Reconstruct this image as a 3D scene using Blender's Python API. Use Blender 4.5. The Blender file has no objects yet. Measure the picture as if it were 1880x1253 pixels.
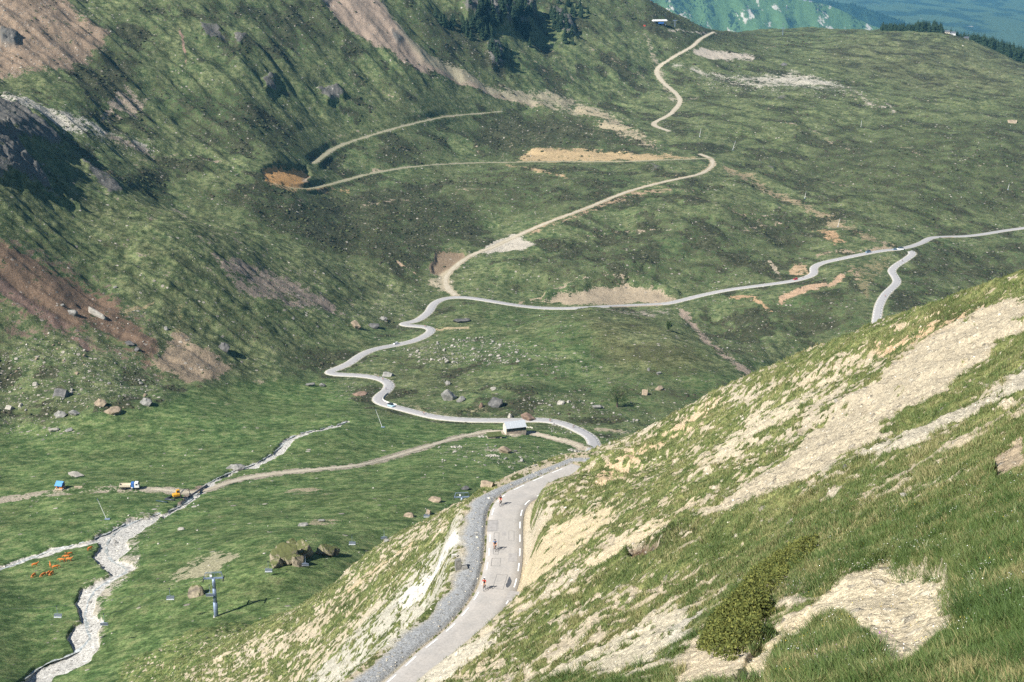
HAZE=.000028;NC1=1150;NR1=1250;NC2=1350;NR2=1300
import bpy, bmesh, math, random
import numpy as np
from mathutils import Vector, Matrix
SC = bpy.context.scene
COL = SC.collection
RNG = np.random.default_rng(11)
# ---------------------------------------------------------------- camera model (world origin = the photographer's eye, metres)
F, CU, CV = 2611.0, 940.0, 626.5
PITCH = math.atan(826.5/2611.0)
cp, sp = math.cos(PITCH), math.sin(PITCH)
def ray(u, v):
    a = (np.asarray(u, float)-CU)/F; b = -(np.asarray(v, float)-CV)/F
    y = cp+b*sp
    return a/y, (-sp+b*cp)/y
def project(x, y, z):
    d = y*cp-z*sp
    return CU+F*x/d, CV-F*(y*sp+z*cp)/d
def sstep(a, b, x):
    t = np.clip((x-a)/(b-a), 0, 1)
    return t*t*(3-2*t)
# ---------------------------------------------------------------- noise
_P = np.random.default_rng(5).permutation(512).astype(np.int32)
_P = np.concatenate([_P, _P])
_A = np.random.default_rng(6).random(512)*2*np.pi
_GX, _GY = np.cos(_A).astype(np.float32), np.sin(_A).astype(np.float32)
def gnoise(x, y, seed=0):
    x = np.asarray(x, np.float32)+np.float32(seed*17.31+1000); y = np.asarray(y, np.float32)+np.float32(seed*9.73+1000)
    xi = np.floor(x); yi = np.floor(y)
    fx = x-xi; fy = y-yi
    xi = xi.astype(np.int32) & 511; yi = yi.astype(np.int32) & 511
    x1 = (xi+1) & 511; y1 = (yi+1) & 511
    wx = fx*fx*fx*(fx*(fx*6-15)+10); wy = fy*fy*fy*(fy*(fy*6-15)+10)
    def g(ix, iy, dx, dy):
        h = _P[(_P[ix]+iy) & 511]
        return _GX[h]*dx+_GY[h]*dy
    a = g(xi, yi, fx, fy); b = g(x1, yi, fx-1, fy); c = g(xi, y1, fx, fy-1); d = g(x1, y1, fx-1, fy-1)
    return 1.5*((a+(b-a)*wx)*(1-wy)+(c+(d-c)*wx)*wy)
def fbm(x, y, octs=4, seed=0, gain=.5, ridged=False):
    o = 0; amp = 1; n = 0
    for i in range(octs):
        v = gnoise(x*2**i, y*2**i, seed+i*3)
        if ridged: v = 1-2*np.abs(v)
        o = o+amp*v; n += amp; amp *= gain
    return o/n
# ---------------------------------------------------------------- thin plate spline
class TPS:
    def __init__(s, P, val, reg=1e-4):
        s.P = np.asarray(P, float); n = len(s.P)
        K = s.phi(np.linalg.norm(s.P[:, None]-s.P[None], axis=2))+reg*np.eye(n)
        Q = np.c_[np.ones(n), s.P]
        A = np.zeros((n+3, n+3)); A[:n, :n] = K; A[:n, n:] = Q; A[n:, :n] = Q.T
        w = np.linalg.solve(A, np.r_[np.asarray(val, float), 0, 0, 0])
        s.w = w[:n]; s.c = w[n:]
    @staticmethod
    def phi(r): return r*r*np.log(np.maximum(r, 1e-9))
    def __call__(s, X, Y):
        X = np.asarray(X, float); sh = X.shape
        X = X.ravel(); Y = np.asarray(Y, float).ravel()
        out = np.empty(len(X))
        for i in range(0, len(X), 40000):
            x = X[i:i+40000].astype(np.float32); y = Y[i:i+40000].astype(np.float32)
            d2 = (x[:, None]-s.P[:, 0].astype(np.float32))**2+(y[:, None]-s.P[:, 1].astype(np.float32))**2
            out[i:i+40000] = (.5*d2*np.log(np.maximum(d2, 1e-12)))@s.w.astype(np.float32)+s.c[0]+s.c[1]*x+s.c[2]*y
        return out.reshape(sh)
# ---------------------------------------------------------------- object helpers
def mesh_np(name, V, Fa, mat=None, smooth=False, parent=None, loc=None):
    """V (n,3); Fa list of index arrays (m,3)/(m,4) or one array"""
    me = bpy.data.meshes.new(name)
    if not isinstance(Fa, list): Fa = [Fa]
    Fa = [np.asarray(f, np.int32) for f in Fa if len(f)]
    V = np.asarray(V, np.float32)
    nl = sum(f.size for f in Fa); nf = sum(len(f) for f in Fa)
    me.vertices.add(len(V)); me.vertices.foreach_set('co', V.ravel())
    me.loops.add(nl); me.loops.foreach_set('vertex_index', np.concatenate([f.ravel() for f in Fa]))
    me.polygons.add(nf)
    tot = np.concatenate([np.full(len(f), f.shape[1], np.int32) for f in Fa])
    me.polygons.foreach_set('loop_start', np.concatenate([[0], np.cumsum(tot)[:-1]]).astype(np.int32))
    me.polygons.foreach_set('loop_total', tot)
    if smooth: me.polygons.foreach_set('use_smooth', np.ones(nf, bool))
    me.update(calc_edges=True)
    if mat is not None: me.materials.append(mat)
    o = bpy.data.objects.new(name, me); COL.objects.link(o)
    if parent is not None: o.parent = parent
    if loc is not None: o.location = loc
    return o
def fattr(o, name, a):
    at = o.data.attributes.new(name, 'FLOAT', 'POINT'); at.data.foreach_set('value', np.asarray(a, np.float32).ravel())
def cattr(o, name, a):
    at = o.data.attributes.new(name, 'FLOAT_COLOR', 'POINT')
    a = np.asarray(a, np.float32)
    at.data.foreach_set('color', np.c_[a, np.ones(len(a), np.float32)].ravel())
def tag(o, label=None, cat=None, group=None, kind=None):
    if label: o['label'] = label
    if cat: o['category'] = cat
    if group: o['group'] = group
    if kind: o['kind'] = kind
    return o
def empty(name, loc, rz=0, label=None, cat=None, group=None):
    o = bpy.data.objects.new(name, None); COL.objects.link(o)
    o.location = loc; o.rotation_euler = (0, 0, rz); o.empty_display_size = .3
    return tag(o, label, cat, group)
def obj_bm(name, bm, mat, parent=None, smooth=False):
    me = bpy.data.meshes.new(name); bm.normal_update(); bm.to_mesh(me); bm.free()
    if smooth:
        for p in me.polygons: p.use_smooth = True
    me.materials.append(mat)
    o = bpy.data.objects.new(name, me); COL.objects.link(o)
    if parent is not None: o.parent = parent
    return o
def copy_tree(o, parent=None):
    c = o.copy(); COL.objects.link(c)
    c.parent = parent
    for ch in list(o.children): copy_tree(ch, c)
    return c
# ---------------------------------------------------------------- materials
def newmat(name):
    m = bpy.data.materials.new(name); m.use_nodes = True
    nt = m.node_tree
    return m, nt, nt.nodes['Principled BSDF']
def simple(name, col, rough=.6, metal=0., var=.12, scale=4., spec=.4):
    m, nt, b = newmat(name)
    b.inputs['Roughness'].default_value = rough; b.inputs['Metallic'].default_value = metal
    b.inputs['Specular IOR Level'].default_value = spec
    tc = nt.nodes.new('ShaderNodeTexCoord'); n = nt.nodes.new('ShaderNodeTexNoise')
    n.inputs['Scale'].default_value = scale; n.inputs['Detail'].default_value = 5
    nt.links.new(tc.outputs['Object'], n.inputs['Vector'])
    r = nt.nodes.new('ShaderNodeMapRange'); r.inputs[1].default_value = .3; r.inputs[2].default_value = .7
    r.inputs[3].default_value = 1-var*1.6; r.inputs[4].default_value = 1+var
    nt.links.new(n.outputs['Fac'], r.inputs[0])
    mx = nt.nodes.new('ShaderNodeMix'); mx.data_type = 'RGBA'; mx.blend_type = 'MULTIPLY'; mx.inputs[0].default_value = 1
    mx.inputs[6].default_value = (*col, 1)
    nt.links.new(r.outputs[0], mx.inputs[7]); nt.links.new(mx.outputs[2], b.inputs['Base Color'])
    return m
# ================================================================ TERRAIN
# ---- valley + mountains: control points (photo u, photo v, forward distance y)
CP2 = [
 (60,1240,355),(397,1133,372),(98,1040,470),(243,893,590),(940,797,735),(630,778,740),(0,780,735),(112,888,595),(0,1040,480),(0,1253,340),
 (200,1253,335),(550,1015,430),(600,950,505),(700,930,525),(800,900,560),(900,850,640),(480,870,620),(400,780,730),(300,1030,450),(700,840,670),(330,950,530),
 (722,746,828),(830,728,850),(900,770,790),(1000,770,790),(1085,805,740),(1150,760,800),(950,730,840),
 (600,684,930),(690,700,900),(728,633,1010),(795,603,1055),(725,595,1075),(840,547,1165),(1000,566,1152),(1150,561,1172),(1250,550,1185),
 (1450,517,1215),(1600,463,1290),(1660,459,1300),(1640,500,1228),(1605,605,1065),(1710,435,1365),(1880,418,1420),
 (900,640,985),(860,580,1085),(1000,600,1050),(1100,585,1065),(1200,612,1015),(1300,650,965),(1370,690,925),(1200,700,880),(1050,690,900),
 (1300,610,1085),(1420,640,1035),(1500,560,1130),(1560,590,1085),(1420,560,1140),
 (1300,420,1350),(1100,440,1330),(1000,480,1260),(940,440,1330),(870,470,1275),(820,510,1215),(1000,520,1215),(1150,500,1240),
 (1300,302,1615),(1150,353,1480),(1050,390,1400),(950,298,1640),(760,308,1560),(600,338,1440),(620,270,1560),(830,215,1760),(920,205,1840),
 (1240,190,2000),(1200,228,1870),(1200,128,2180),(1300,60,2480),(1500,80,2600),(1760,70,2700),(1880,118,2520),(1600,66,2650),(1700,280,1700),(1880,250,1800),(1500,200,1960),(1500,300,1680),(1700,150,2200),(1880,350,1560),(1550,400,1420),(1400,350,1530),
 (0,0,1500),(300,0,1650),(600,0,1830),(850,0,2050),(1050,0,2300),(1180,4,2420),(1210,45,2330),(1110,120,2130),(1000,60,2150),
 (0,130,1320),(120,130,1380),(300,200,1430),(600,200,1620),(900,130,1920),(760,120,1800),(450,100,1600),(1000,200,1890),(1120,260,1750),(1060,300,1640),
 (500,330,1330),(300,330,1250),(700,420,1310),(780,470,1265),(500,420,1215),(400,250,1400),(150,250,1230),(640,480,1210),(330,400,1160),
 (0,250,1060),(0,400,930),(0,560,850),(0,700,790),(170,568,885),(300,680,830),(450,690,875),(300,500,960),(500,560,1005),(650,560,1085),(740,560,1130),
 (150,400,1010),(340,420,1060),(450,480,1060),(600,510,1120),(780,540,1170),(150,690,800),(560,640,965),
]
P2, V2 = [], []
for u, v, y in CP2:
    t, q = ray(u, v); P2.append((t*2.5, math.log(y))); V2.append(q)
for t, y, z in [(0,250,-215),(.1,300,-235),(.2,300,-240),(.3,300,-240),(.45,350,-260),(0,420,-236),(.15,500,-262),(.15,700,-292),(.3,600,-285),(.45,700,-300),(.45,1000,-335),
                (.3,850,-335),(.22,980,-352),(-.45,340,-208),(-.45,420,-220),(-.45,270,-195),(-.45,1000,-160),(-.45,1500,-70),(.45,1500,-320),(.45,2000,-300),(.45,2600,-330),(-.2,250,-175),
                (.36,2800,-330),(.36,3000,-380),(.3,3100,-330),(.2,3100,-280),(.1,2900,-265),(.45,3100,-430),(0,3000,-150),(-.2,3000,60),(-.45,3000,200)]:
    P2.append((t*2.5, math.log(y))); V2.append(z/y)
T2 = TPS(P2, V2, 2e-4)
# ---- the hillside the photographer stands on
NEAR_ROAD_UV = [(640,1345),(712,1287),(768,1238),(797,1209),(843,1172),(874,1141),(899,1108),(914,1079),(922,1050),(926,1020),(927,990),(928,958),(933,934),(947,915),(975,901),(1005,887),(1040,872),(1076,857)]
near_c = []
zz = -96.5
for i, (u, v) in enumerate(NEAR_ROAD_UV):
    t, q = ray(u, v)
    if i == 0: y = zz/q
    else:
        for _ in range(6):
            y = zz/q
            d = math.hypot(t*y-near_c[-1][0], y-near_c[-1][1])
            zz = near_c[-1][2]-.047*d
        y = zz/q
    near_c.append((float(t*y), float(y), float(zz)))
CP1 = [(1880,1253,20),(1600,1253,24),(1300,1253,40),(1100,1253,62),(950,1253,98),(860,1240,135),
 (1880,1000,36),(1880,800,72),(1880,700,105),(1880,600,150),(1600,1100,42),(1400,1080,60),(1250,1150,62),(1200,1000,112),(1600,900,85),(1400,900,112),(1200,900,165),
 (1100,1000,158),(1060,950,190),(1000,1030,182),(980,1080,160),(1100,1100,105),(1000,1150,125),
 (1600,750,150),(1400,780,180),(1250,850,205),(1150,880,222),(1100,850,245),(1060,900,228),(1700,680,150),(1500,700,200),
 (700,1120,232),(600,1180,245),(500,1253,250),(640,1060,298),(520,1140,325),(400,1200,318),(300,1253,312),(400,1148,366),(700,1010,305),(780,965,275),(840,935,246),(1040,871,226),(1002,898,215),(1066,850,233),(1078,840,234),(1092,830,236),(1050,862,228),(978,932,205),(775,1243,150),(831,1199,160),(862,1174,165),(912,1137,172),(942,1118,178),(700,1200,195),(640,1253,200),(200,1253,345),(780,1100,207)]
SIL = [(1880,524,190),(1700,580,205),(1500,650,222),(1340,718,240),(1220,775,252),(1105,822,268),(1050,858,274)]
P1, V1 = [], []
for u, v, y in CP1+SIL:
    t, q = ray(u, v); P1.append((t*y/100, y/100)); V1.append(q*y)
for u, v, y in SIL:
    t, q = ray(u, v)
    for dy, dz in ((40,-9),(100,-48)): P1.append((t*(y+dy)/100, (y+dy)/100)); V1.append(q*(y+dy)+dz)
for x, y, z in [(0,14,-9.6),(5.5,14,-9.4),(4.4,11,-8),(3,8,-6.2),(-30,60,-46),(-60,150,-122),(-100,200,-170),(40,20,5),(120,150,-10),(170,300,-60),(0,0,-1.7),(60,0,20),(150,480,-285),(0,480,-270),(250,480,-260),(-100,480,-275),
                (-30,330,-200),(0,340,-190)]:
    P1.append((x/100, y/100)); V1.append(z)
for i in range(0, len(near_c), 1):
    x, y, z = near_c[i]; P1.append((x/100, y/100)); V1.append(z)
T1 = TPS(P1, V1, 3e-3)

class Grid:
    def __init__(s, t0, t1, nc, y0, y1, nr):
        s.t = np.linspace(t0, t1, nc); s.ly = np.linspace(math.log(y0), math.log(y1), nr)
        s.nc, s.nr = nc, nr
        s.Y = np.repeat(np.exp(s.ly)[:, None], nc, 1); s.T = np.repeat(s.t[None], nr, 0); s.X = s.T*s.Y
    def window(s, x, y, R):
        """index ranges that cover the disc of radius R about (x, y)"""
        ya, yb = max(y-R, 1), y+R
        r0 = np.searchsorted(s.ly, math.log(ya)); r1 = np.searchsorted(s.ly, math.log(yb))
        ts = [(x-R)/ya, (x-R)/yb, (x+R)/ya, (x+R)/yb]
        c0 = np.searchsorted(s.t, min(ts)); c1 = np.searchsorted(s.t, max(ts))
        return slice(r0, r1), slice(c0, c1)
    def corridor(s, pts, R):
        """distance to a polyline and the polyline's height there"""
        D = np.full((s.nr, s.nc), 1e9, np.float32); Z = np.zeros((s.nr, s.nc), np.float32)
        pts = np.asarray(pts)
        for a, b in zip(pts[:-1], pts[1:]):
            m = (a+b)/2; L = np.linalg.norm((b-a)[:2])
            w = s.window(m[0], m[1], R+L/2)
            if D[w].size == 0: continue
            dx, dy = b[0]-a[0], b[1]-a[1]; l2 = dx*dx+dy*dy+1e-9
            h = np.clip(((s.X[w]-a[0])*dx+(s.Y[w]-a[1])*dy)/l2, 0, 1)
            d = np.hypot(s.X[w]-a[0]-h*dx, s.Y[w]-a[1]-h*dy)
            k = d < D[w]
            D[w] = np.where(k, d, D[w]); Z[w] = np.where(k, a[2]+h*(b[2]-a[2]), Z[w])
        return D, Z
    def sample(s, x, y, A=None):
        A = s.Z if A is None else A
        x = np.asarray(x, float); y = np.asarray(y, float)
        c = np.clip((x/y-s.t[0])/(s.t[1]-s.t[0]), 0, s.nc-1.001); r = np.clip((np.log(np.maximum(y, 1))-s.ly[0])/(s.ly[1]-s.ly[0]), 0, s.nr-1.001)
        ci = c.astype(int); ri = r.astype(int); fc = c-ci; fr = r-ri
        return (A[ri, ci]*(1-fc)+A[ri, ci+1]*fc)*(1-fr)+(A[ri+1, ci]*(1-fc)+A[ri+1, ci+1]*fc)*fr
    def hit(s, u, v, Z=None, skip=0):
        """first point of the surface on the pixel's ray"""
        Z = s.Z if Z is None else Z
        t, q = ray(u, v)
        c = np.clip((t-s.t[0])/(s.t[1]-s.t[0]), 0, s.nc-1.001); ci = int(c); fc = c-ci
        col = (Z[:, ci]*(1-fc)+Z[:, ci+1]*fc)/s.Y[:, 0]
        k = np.nonzero(col >= q)[0]
        if len(k) == 0: return None
        k = k[0]
        if k == 0: y = s.Y[0, 0]
        else:
            f = (q-col[k-1])/(col[k]-col[k-1]+1e-12)
            y = math.exp(s.ly[k-1]+f*(s.ly[k]-s.ly[k-1]))
        return np.array([t*y, y, q*y])
FAR = Grid(-.49, .49, NC2, 250, 3150, NR2)
NEAR = Grid(-.49, .49, NC1, 8, 500, NR1)
FAR.Z = T2(FAR.T*2.5, np.log(FAR.Y))*FAR.Y
NEAR.Z = T1(NEAR.X/100, NEAR.Y/100)

def resample(P, step):
    P = np.asarray(P, float); d = np.r_[0, np.cumsum(np.linalg.norm(np.diff(P, axis=0), axis=1))]
    n = max(2, int(d[-1]/step)+1); s = np.linspace(0, d[-1], n)
    return np.stack([np.interp(s, d, P[:, k]) for k in range(P.shape[1])], 1)
def catmull(P, n=8):
    P = np.asarray(P, float); Q = np.vstack([2*P[0]-P[1], P, 2*P[-1]-P[-2]]); out = []
    for i in range(1, len(Q)-2):
        p0, p1, p2, p3 = Q[i-1], Q[i], Q[i+1], Q[i+2]
        for k in range(n):
            t = k/n
            out.append(.5*((2*p1)+(-p0+p2)*t+(2*p0-5*p1+4*p2-p3)*t*t+(-p0+3*p1-3*p2+p3)*t**3))
    out.append(P[-1]); return np.array(out)
def smooth1(a, k):
    if k < 1: return a
    ker = np.hanning(2*k+3)[1:-1]; ker /= ker.sum()
    return np.convolve(np.pad(a, k, mode='edge'), ker, 'valid')
def trace(uv, smooth_m=40, step=3.0):
    """a line seen in the photograph, laid on the valley surface: smooth height along it"""
    Q = resample(catmull(uv, 8), 2.0)
    hh = [(FAR.hit(u, v, BASE2), (u, v)) for u, v in Q]
    if any(h[0] is None for h in hh): print('MISS', [h[1] for h in hh if h[0] is None][:4])
    Q = [h[1] for h in hh if h[0] is not None]; pts = np.array([h[0] for h in hh if h[0] is not None])
    d = np.r_[0, np.cumsum(np.linalg.norm(np.diff(pts[:, :2], axis=0), axis=1))]
    # a smooth height along the line, then back on the ray
    s = np.arange(0, d[-1], 2.0); zs = smooth1(np.interp(s, d, pts[:, 2]), int(smooth_m/2))
    z = np.interp(d, s, zs)
    tq = np.array([ray(u, v) for u, v in Q])
    y = z/tq[:, 1]; y = np.clip(y, pts[:, 1]*.97, pts[:, 1]*1.03); z = y*tq[:, 1]
    P = np.stack([tq[:, 0]*y, y, z], 1)
    P = resample(P, step)
    for k in range(3): P[:, k] = smooth1(P[:, k], 2)
    return P
BASE2 = FAR.Z.copy()
ROADS = {}
ROADS['house'] = trace([(1074,850),(1086,832),(1091,818),(1084,803),(1062,790),(1036,779),(1010,773),(985,771),(950,772),(900,772),(850,771),(800,766),(765,758),(735,750),(708,743),(694,736),(697,727),(711,716),(714,705),(698,696),(672,691),(650,689),(625,688),(606,686),(603,683),(614,679),(640,668),(665,651),(690,641),(725,634),(760,626),(784,615),(792,606),(783,601),(765,599),(742,597),(740,594),(765,589),(786,574),(797,558),(815,549),(840,546),(868,548),(900,553),(950,561),(1000,566),(1060,566),(1110,563),(1160,561),(1220,558),(1250,552),(1290,542),(1340,532),(1400,524),(1450,517),(1476,511),(1494,503),(1494,492),(1510,483),(1550,474),(1600,464),(1635,459),(1662,459),(1676,465),(1664,476),(1645,488),(1637,498),(1643,508),(1646,520),(1626,540),(1614,562),(1609,590),(1606,612),(1603,640)])
ROADS['branch'] = trace([(1652,457),(1672,453),(1692,446),(1710,437),(1735,435),(1770,434),(1800,431),(1850,423),(1880,419),(1960,408),(2050,398)])
TRACKS = {}
TRACKS['dirt'] = trace([(838,543),(822,530),(818,512),(828,497),(848,480),(872,466),(905,454),(935,440),(1000,411),(1080,381),(1150,353),(1220,334),(1280,321),(1302,310),(1309,300),(1302,290),(1284,283)])
TRACKS['bench'] = trace([(1300,291),(1220,294),(1130,297),(1000,297),(940,298),(850,300),(760,306),(680,319),(620,335),(570,346),(530,345)])
TRACKS['upper'] = trace([(575,300),(620,270),(700,243),(780,222),(830,213),(920,205)])
TRACKS['plateau'] = trace([(1312,58),(1286,72),(1270,86),(1235,106),(1206,128),(1216,150),(1241,172),(1248,188),(1230,210),(1200,228),(1228,241)])
TRACKS['meadow'] = trace([(945,800),(915,791),(850,801),(780,821),(700,845),(650,855),(560,864),(480,873),(420,886),(375,901),(345,905),(300,899),(240,898),(160,900),(100,905),(0,917),(-100,925)])
TRACKS['yard'] = trace([(968,795),(985,797),(1020,806),(1045,811),(1072,824)])
# ================================================================ RELIEF
G2 = FAR
def bench(G, pts, w_in, w_out, drop=.12):
    D, Zr = G.corridor(pts, w_out)
    k = sstep(w_out, w_in, D)
    G.Z = G.Z*(1-k)+(Zr-drop)*k
    return D
def dist_to(G, pts, R): return G.corridor(pts, R)[0]
# image position of each vertex of the smooth surface (only used to lay ground cover where the photo shows it)
def uv_of(G): return [a.astype(np.float32) for a in project(G.X, G.Y, G.Z)]
PU2, PV2 = uv_of(FAR)
wx = FAR.X.astype(np.float32); wy = FAR.Y.astype(np.float32)
WN = [fbm(wx/28, wy/28, 4, 40), fbm(wx/28, wy/28, 4, 60)]
PU2w = PU2+WN[0]*9; PV2w = PV2+WN[1]*6
def poly_sd(px, py, poly):
    poly = np.asarray(poly, np.float32)
    d2 = np.full(px.shape, 1e12, np.float32); ins = np.zeros(px.shape, bool)
    for a, b in zip(poly, np.roll(poly, -1, 0)):
        ex, ey = b-a
        h = np.clip(((px-a[0])*ex+(py-a[1])*ey)/(ex*ex+ey*ey+1e-9), 0, 1)
        d2 = np.minimum(d2, (px-a[0]-h*ex)**2+(py-a[1]-h*ey)**2)
        if ey != 0:
            c = ((a[1] > py) != (b[1] > py)) & (px < (b[0]-a[0])*(py-a[1])/(b[1]-a[1])+a[0])
            ins ^= c
    return np.where(ins, -1, 1)*np.sqrt(d2)
def line_d(px, py, pts):
    pts = np.asarray(pts, np.float32); d2 = np.full(px.shape, 1e12, np.float32)
    for a, b in zip(pts[:-1], pts[1:]):
        ex, ey = b-a
        h = np.clip(((px-a[0])*ex+(py-a[1])*ey)/(ex*ex+ey*ey+1e-9), 0, 1)
        d2 = np.minimum(d2, (px-a[0]-h*ex)**2+(py-a[1]-h*ey)**2)
    return np.sqrt(d2)
class Paint:
    def __init__(s, PU, PV, PUw, PVw): s.a = (PU, PV); s.w = (PUw, PVw)
    def mask(s, poly, feather=6, warp=True, line=None):
        PU, PV = s.w if warp else s.a
        M = np.zeros(PU.shape, np.float32); p = np.asarray(poly, float); m = feather+(line or 0)+2
        k = (PU > p[:, 0].min()-m) & (PU < p[:, 0].max()+m) & (PV > p[:, 1].min()-m) & (PV < p[:, 1].max()+m)
        if not k.any(): return M
        d = line_d(PU[k], PV[k], poly)-line if line is not None else poly_sd(PU[k], PV[k], poly)
        M[k] = 1-sstep(-feather*.5, feather*.5, d)
        return M
p2 = Paint(PU2, PV2, PU2w, PV2w)
MEADOW = p2.mask([(-300,815),(60,790),(160,775),(300,748),(350,712),(450,698),(610,700),(680,765),(800,775),(1000,790),(1300,830),(1400,1400),(-300,1400)], 30)
# relief noise: rough on the mountain, gentle on the valley floor; fades beside roads
rough = np.clip(1-.88*MEADOW, .1, 1)
KNOLL = p2.mask([(850,565),(1010,560),(1400,680),(1380,760),(1100,760),(900,700),(800,640)], 40)
rough = rough*(1-.55*KNOLL)
rough = rough*(1-.35*p2.mask([(1240,80),(1900,60),(1900,230),(1560,260),(1300,250)], 60))
Droad = np.full(FAR.Z.shape, 1e9, np.float32)
for P in list(ROADS.values())+list(TRACKS.values()): Droad = np.minimum(Droad, dist_to(FAR, P, 60))
far_k = sstep(6, 55, Droad)
amp = rough*(.25+.75*far_k)
n = (9.*fbm(wx/190, wy/190, 3, 1)+4.5*fbm(wx/75, wy/110, 3, 5))*far_k*(.25+.75*rough)+amp*(2.6*fbm(wx/42, wy/42, 3, 2)+2.2*fbm(wx/30, wy/30, 3, 9, ridged=True)+.75*fbm(wx/9, wy/9, 3, 3)+.3*fbm(wx/2.6, wy/2.6, 2, 4))
n += .45*(1-rough)*fbm(wx/25, wy/25, 3, 12)+1.5*(1-rough)*fbm(wx/70, wy/55, 3, 13)*far_k+.10*fbm(wx/5, wy/5, 3, 14)*far_k
# ribs and runnels down the left spur (fall line towards +x)
SPUR = p2.mask([(-300,150),(60,200),(200,330),(420,400),(800,535),(740,590),(560,660),(440,690),(300,690),(-300,620)], 50)
wxr, wyr = wx*.93-wy*.36, wx*.36+wy*.93
rib = fbm(wxr/120, wyr/15, 4, 21)
n += SPUR*far_k*(3.2*rib+1.2*fbm(wxr/60, wyr/6, 3, 23))
BOWL = p2.mask([(-300,-300),(1180,-300),(1150,120),(1200,260),(900,300),(600,330),(400,340),(-300,180)], 50)
n += BOWL*far_k*(10*fbm((wx*.6+wy*.8)/40, (wx*.8-wy*.6)/190, 4, 25)+2.5*fbm((wx*.6+wy*.8)/12, (wx*.8-wy*.6)/70, 3, 27))
big0 = fbm(wx/60, wy/60, 2, 79)
TERR = p2.mask([(1560,75),(1760,72),(1900,120),(1900,230),(1760,190),(1620,130)], 50)
n += TERR*.55*np.sin((FAR.Z+4*WN[0]+3*big0)*6.28/5.5)
n *= np.clip((FAR.Y-250)/120, 0, 1)*.9+.1
FAR.Z = FAR.Z+n
ORP = p2.mask([(480,312),(500,303),(530,306),(560,303),(572,322),(556,336),(500,338)], 9); FAR.Z -= 5*ORP*(.35+.65*sstep(336, 306, PV2))
# crags of the left spur: steps in the slope
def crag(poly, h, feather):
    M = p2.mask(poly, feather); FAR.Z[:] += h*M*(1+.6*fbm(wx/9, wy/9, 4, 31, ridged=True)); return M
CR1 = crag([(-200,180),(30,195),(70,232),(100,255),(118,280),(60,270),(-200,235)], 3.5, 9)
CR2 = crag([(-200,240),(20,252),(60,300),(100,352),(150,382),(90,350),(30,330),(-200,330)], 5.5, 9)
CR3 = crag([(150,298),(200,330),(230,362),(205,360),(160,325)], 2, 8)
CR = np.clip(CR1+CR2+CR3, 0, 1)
for poly, h in (([(825,-20),(900,-20),(985,20),(970,70),(920,60),(860,40)], 16), ([(890,85),(920,90),(935,130),(900,125)], 8), ([(1005,10),(1050,40),(1060,75),(1030,60)], 8),
                ([(480,145),(505,140),(510,165),(490,165)], 5), ([(580,165),(620,165),(640,185),(600,195)], 6), ([(0,60),(40,70),(30,90),(0,80)], 4)):
    CR = np.maximum(CR, crag(poly, h, 10))
for poly in ([(565,-5),(610,0),(600,15),(570,12)], [(360,40),(400,50),(420,75),(380,70)], [(425,62),(452,72),(440,88)], [(1400,300),(1425,305),(1418,314)], [(1030,20),(1050,25),(1045,40)],
             [(1420,180),(1445,178),(1440,186)], [(720,60),(745,80),(730,85)], [(1190,300),(1215,306),(1200,312)]):
    CR = np.maximum(CR, crag(poly, 2.5, 9))
CUT = p2.mask([(1000,556),(1080,533),(1130,525),(1200,534),(1245,550),(1250,540),(1130,500),(1000,540)], 8); FAR.Z += 4.5*CUT
QRY = p2.mask([(795,500),(802,464),(850,464),(858,476),(832,490),(816,510)], 8); FAR.Z -= 3*QRY
gsn = lambda u, v, a, b: np.exp(-((PU2-u)/a)**2-((PV2-v)/b)**2)
FAR.Z += (8*gsn(1075, 612, 120, 36)+5*gsn(1230, 640, 70, 30)+6*gsn(930, 502, 75, 24)+5*gsn(1120, 505, 90, 18)+4*gsn(720, 715, 60, 14)-6*gsn(1330, 600, 60, 22))*sstep(6, 30, Droad)
# roads and tracks cut their benches
for P in ROADS.values(): bench(FAR, P, 4.2, 14)
for k, P in TRACKS.items(): bench(FAR, P, 2.6, 9)
# knoll that hides a stretch of the road, gully behind it
# ---- stream beds: stony channels sunk into the meadow (right and left bank traced)
BED = [[(20,1260),(60,1225),(110,1205),(135,1190),(122,1170),(135,1150),(150,1140),(138,1110),(150,1085),(190,1068),(205,1058),(180,1035),(170,1020),(185,1000),(172,985),(200,968),(245,950),(275,945),(290,940),(300,942),(285,955),(250,975),(230,990),(240,1005),(215,1025),(245,1035),(250,1045),(230,1058),(205,1075),(180,1100),(172,1125),(190,1135),(180,1160),(182,1182),(160,1212),(100,1238),(70,1275)],
       [(-60,1055),(0,1040),(60,1018),(110,1000),(170,990),(200,975),(205,985),(175,996),(120,1010),(60,1030),(0,1048),(-60,1066)],
       [(296,944),(330,925),(355,905),(380,887),(395,878),(420,866),(440,858),(460,850),(480,842),(500,830),(515,815),(530,802),(560,793),(600,783),(640,772),(640,776),(605,788),(565,798),(540,808),(525,828),(505,840),(470,858),(440,862),(400,884),(385,895),(360,915),(335,932),(300,950)]]
bedm = np.zeros(FAR.Z.shape, np.float32)
jit = (fbm(wx/6, wy/6, 3, 71), fbm(wx/6, wy/6, 3, 72))
pj = Paint(PU2, PV2, PU2+jit[0]*5, PV2+jit[1]*4)
for b in BED: bedm = np.maximum(bedm, pj.mask(b, 4))
GRAVEL = pj.mask([(150,1075),(205,1050),(160,1035),(190,1000),(170,975),(250,940),(300,935),(305,950),(260,990),(262,1040),(230,1080),(190,1110),(200,1140),(190,1190),(120,1225)], 26)
deep = bedm*(1.3+.5*fbm(wx/10, wy/10, 2, 75))+.25*GRAVEL
FAR.Z = FAR.Z-deep*(1-sstep(14, 5, Droad)*.8)+bedm*.18*fbm(wx/1.6, wy/1.6, 2, 76)
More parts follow.
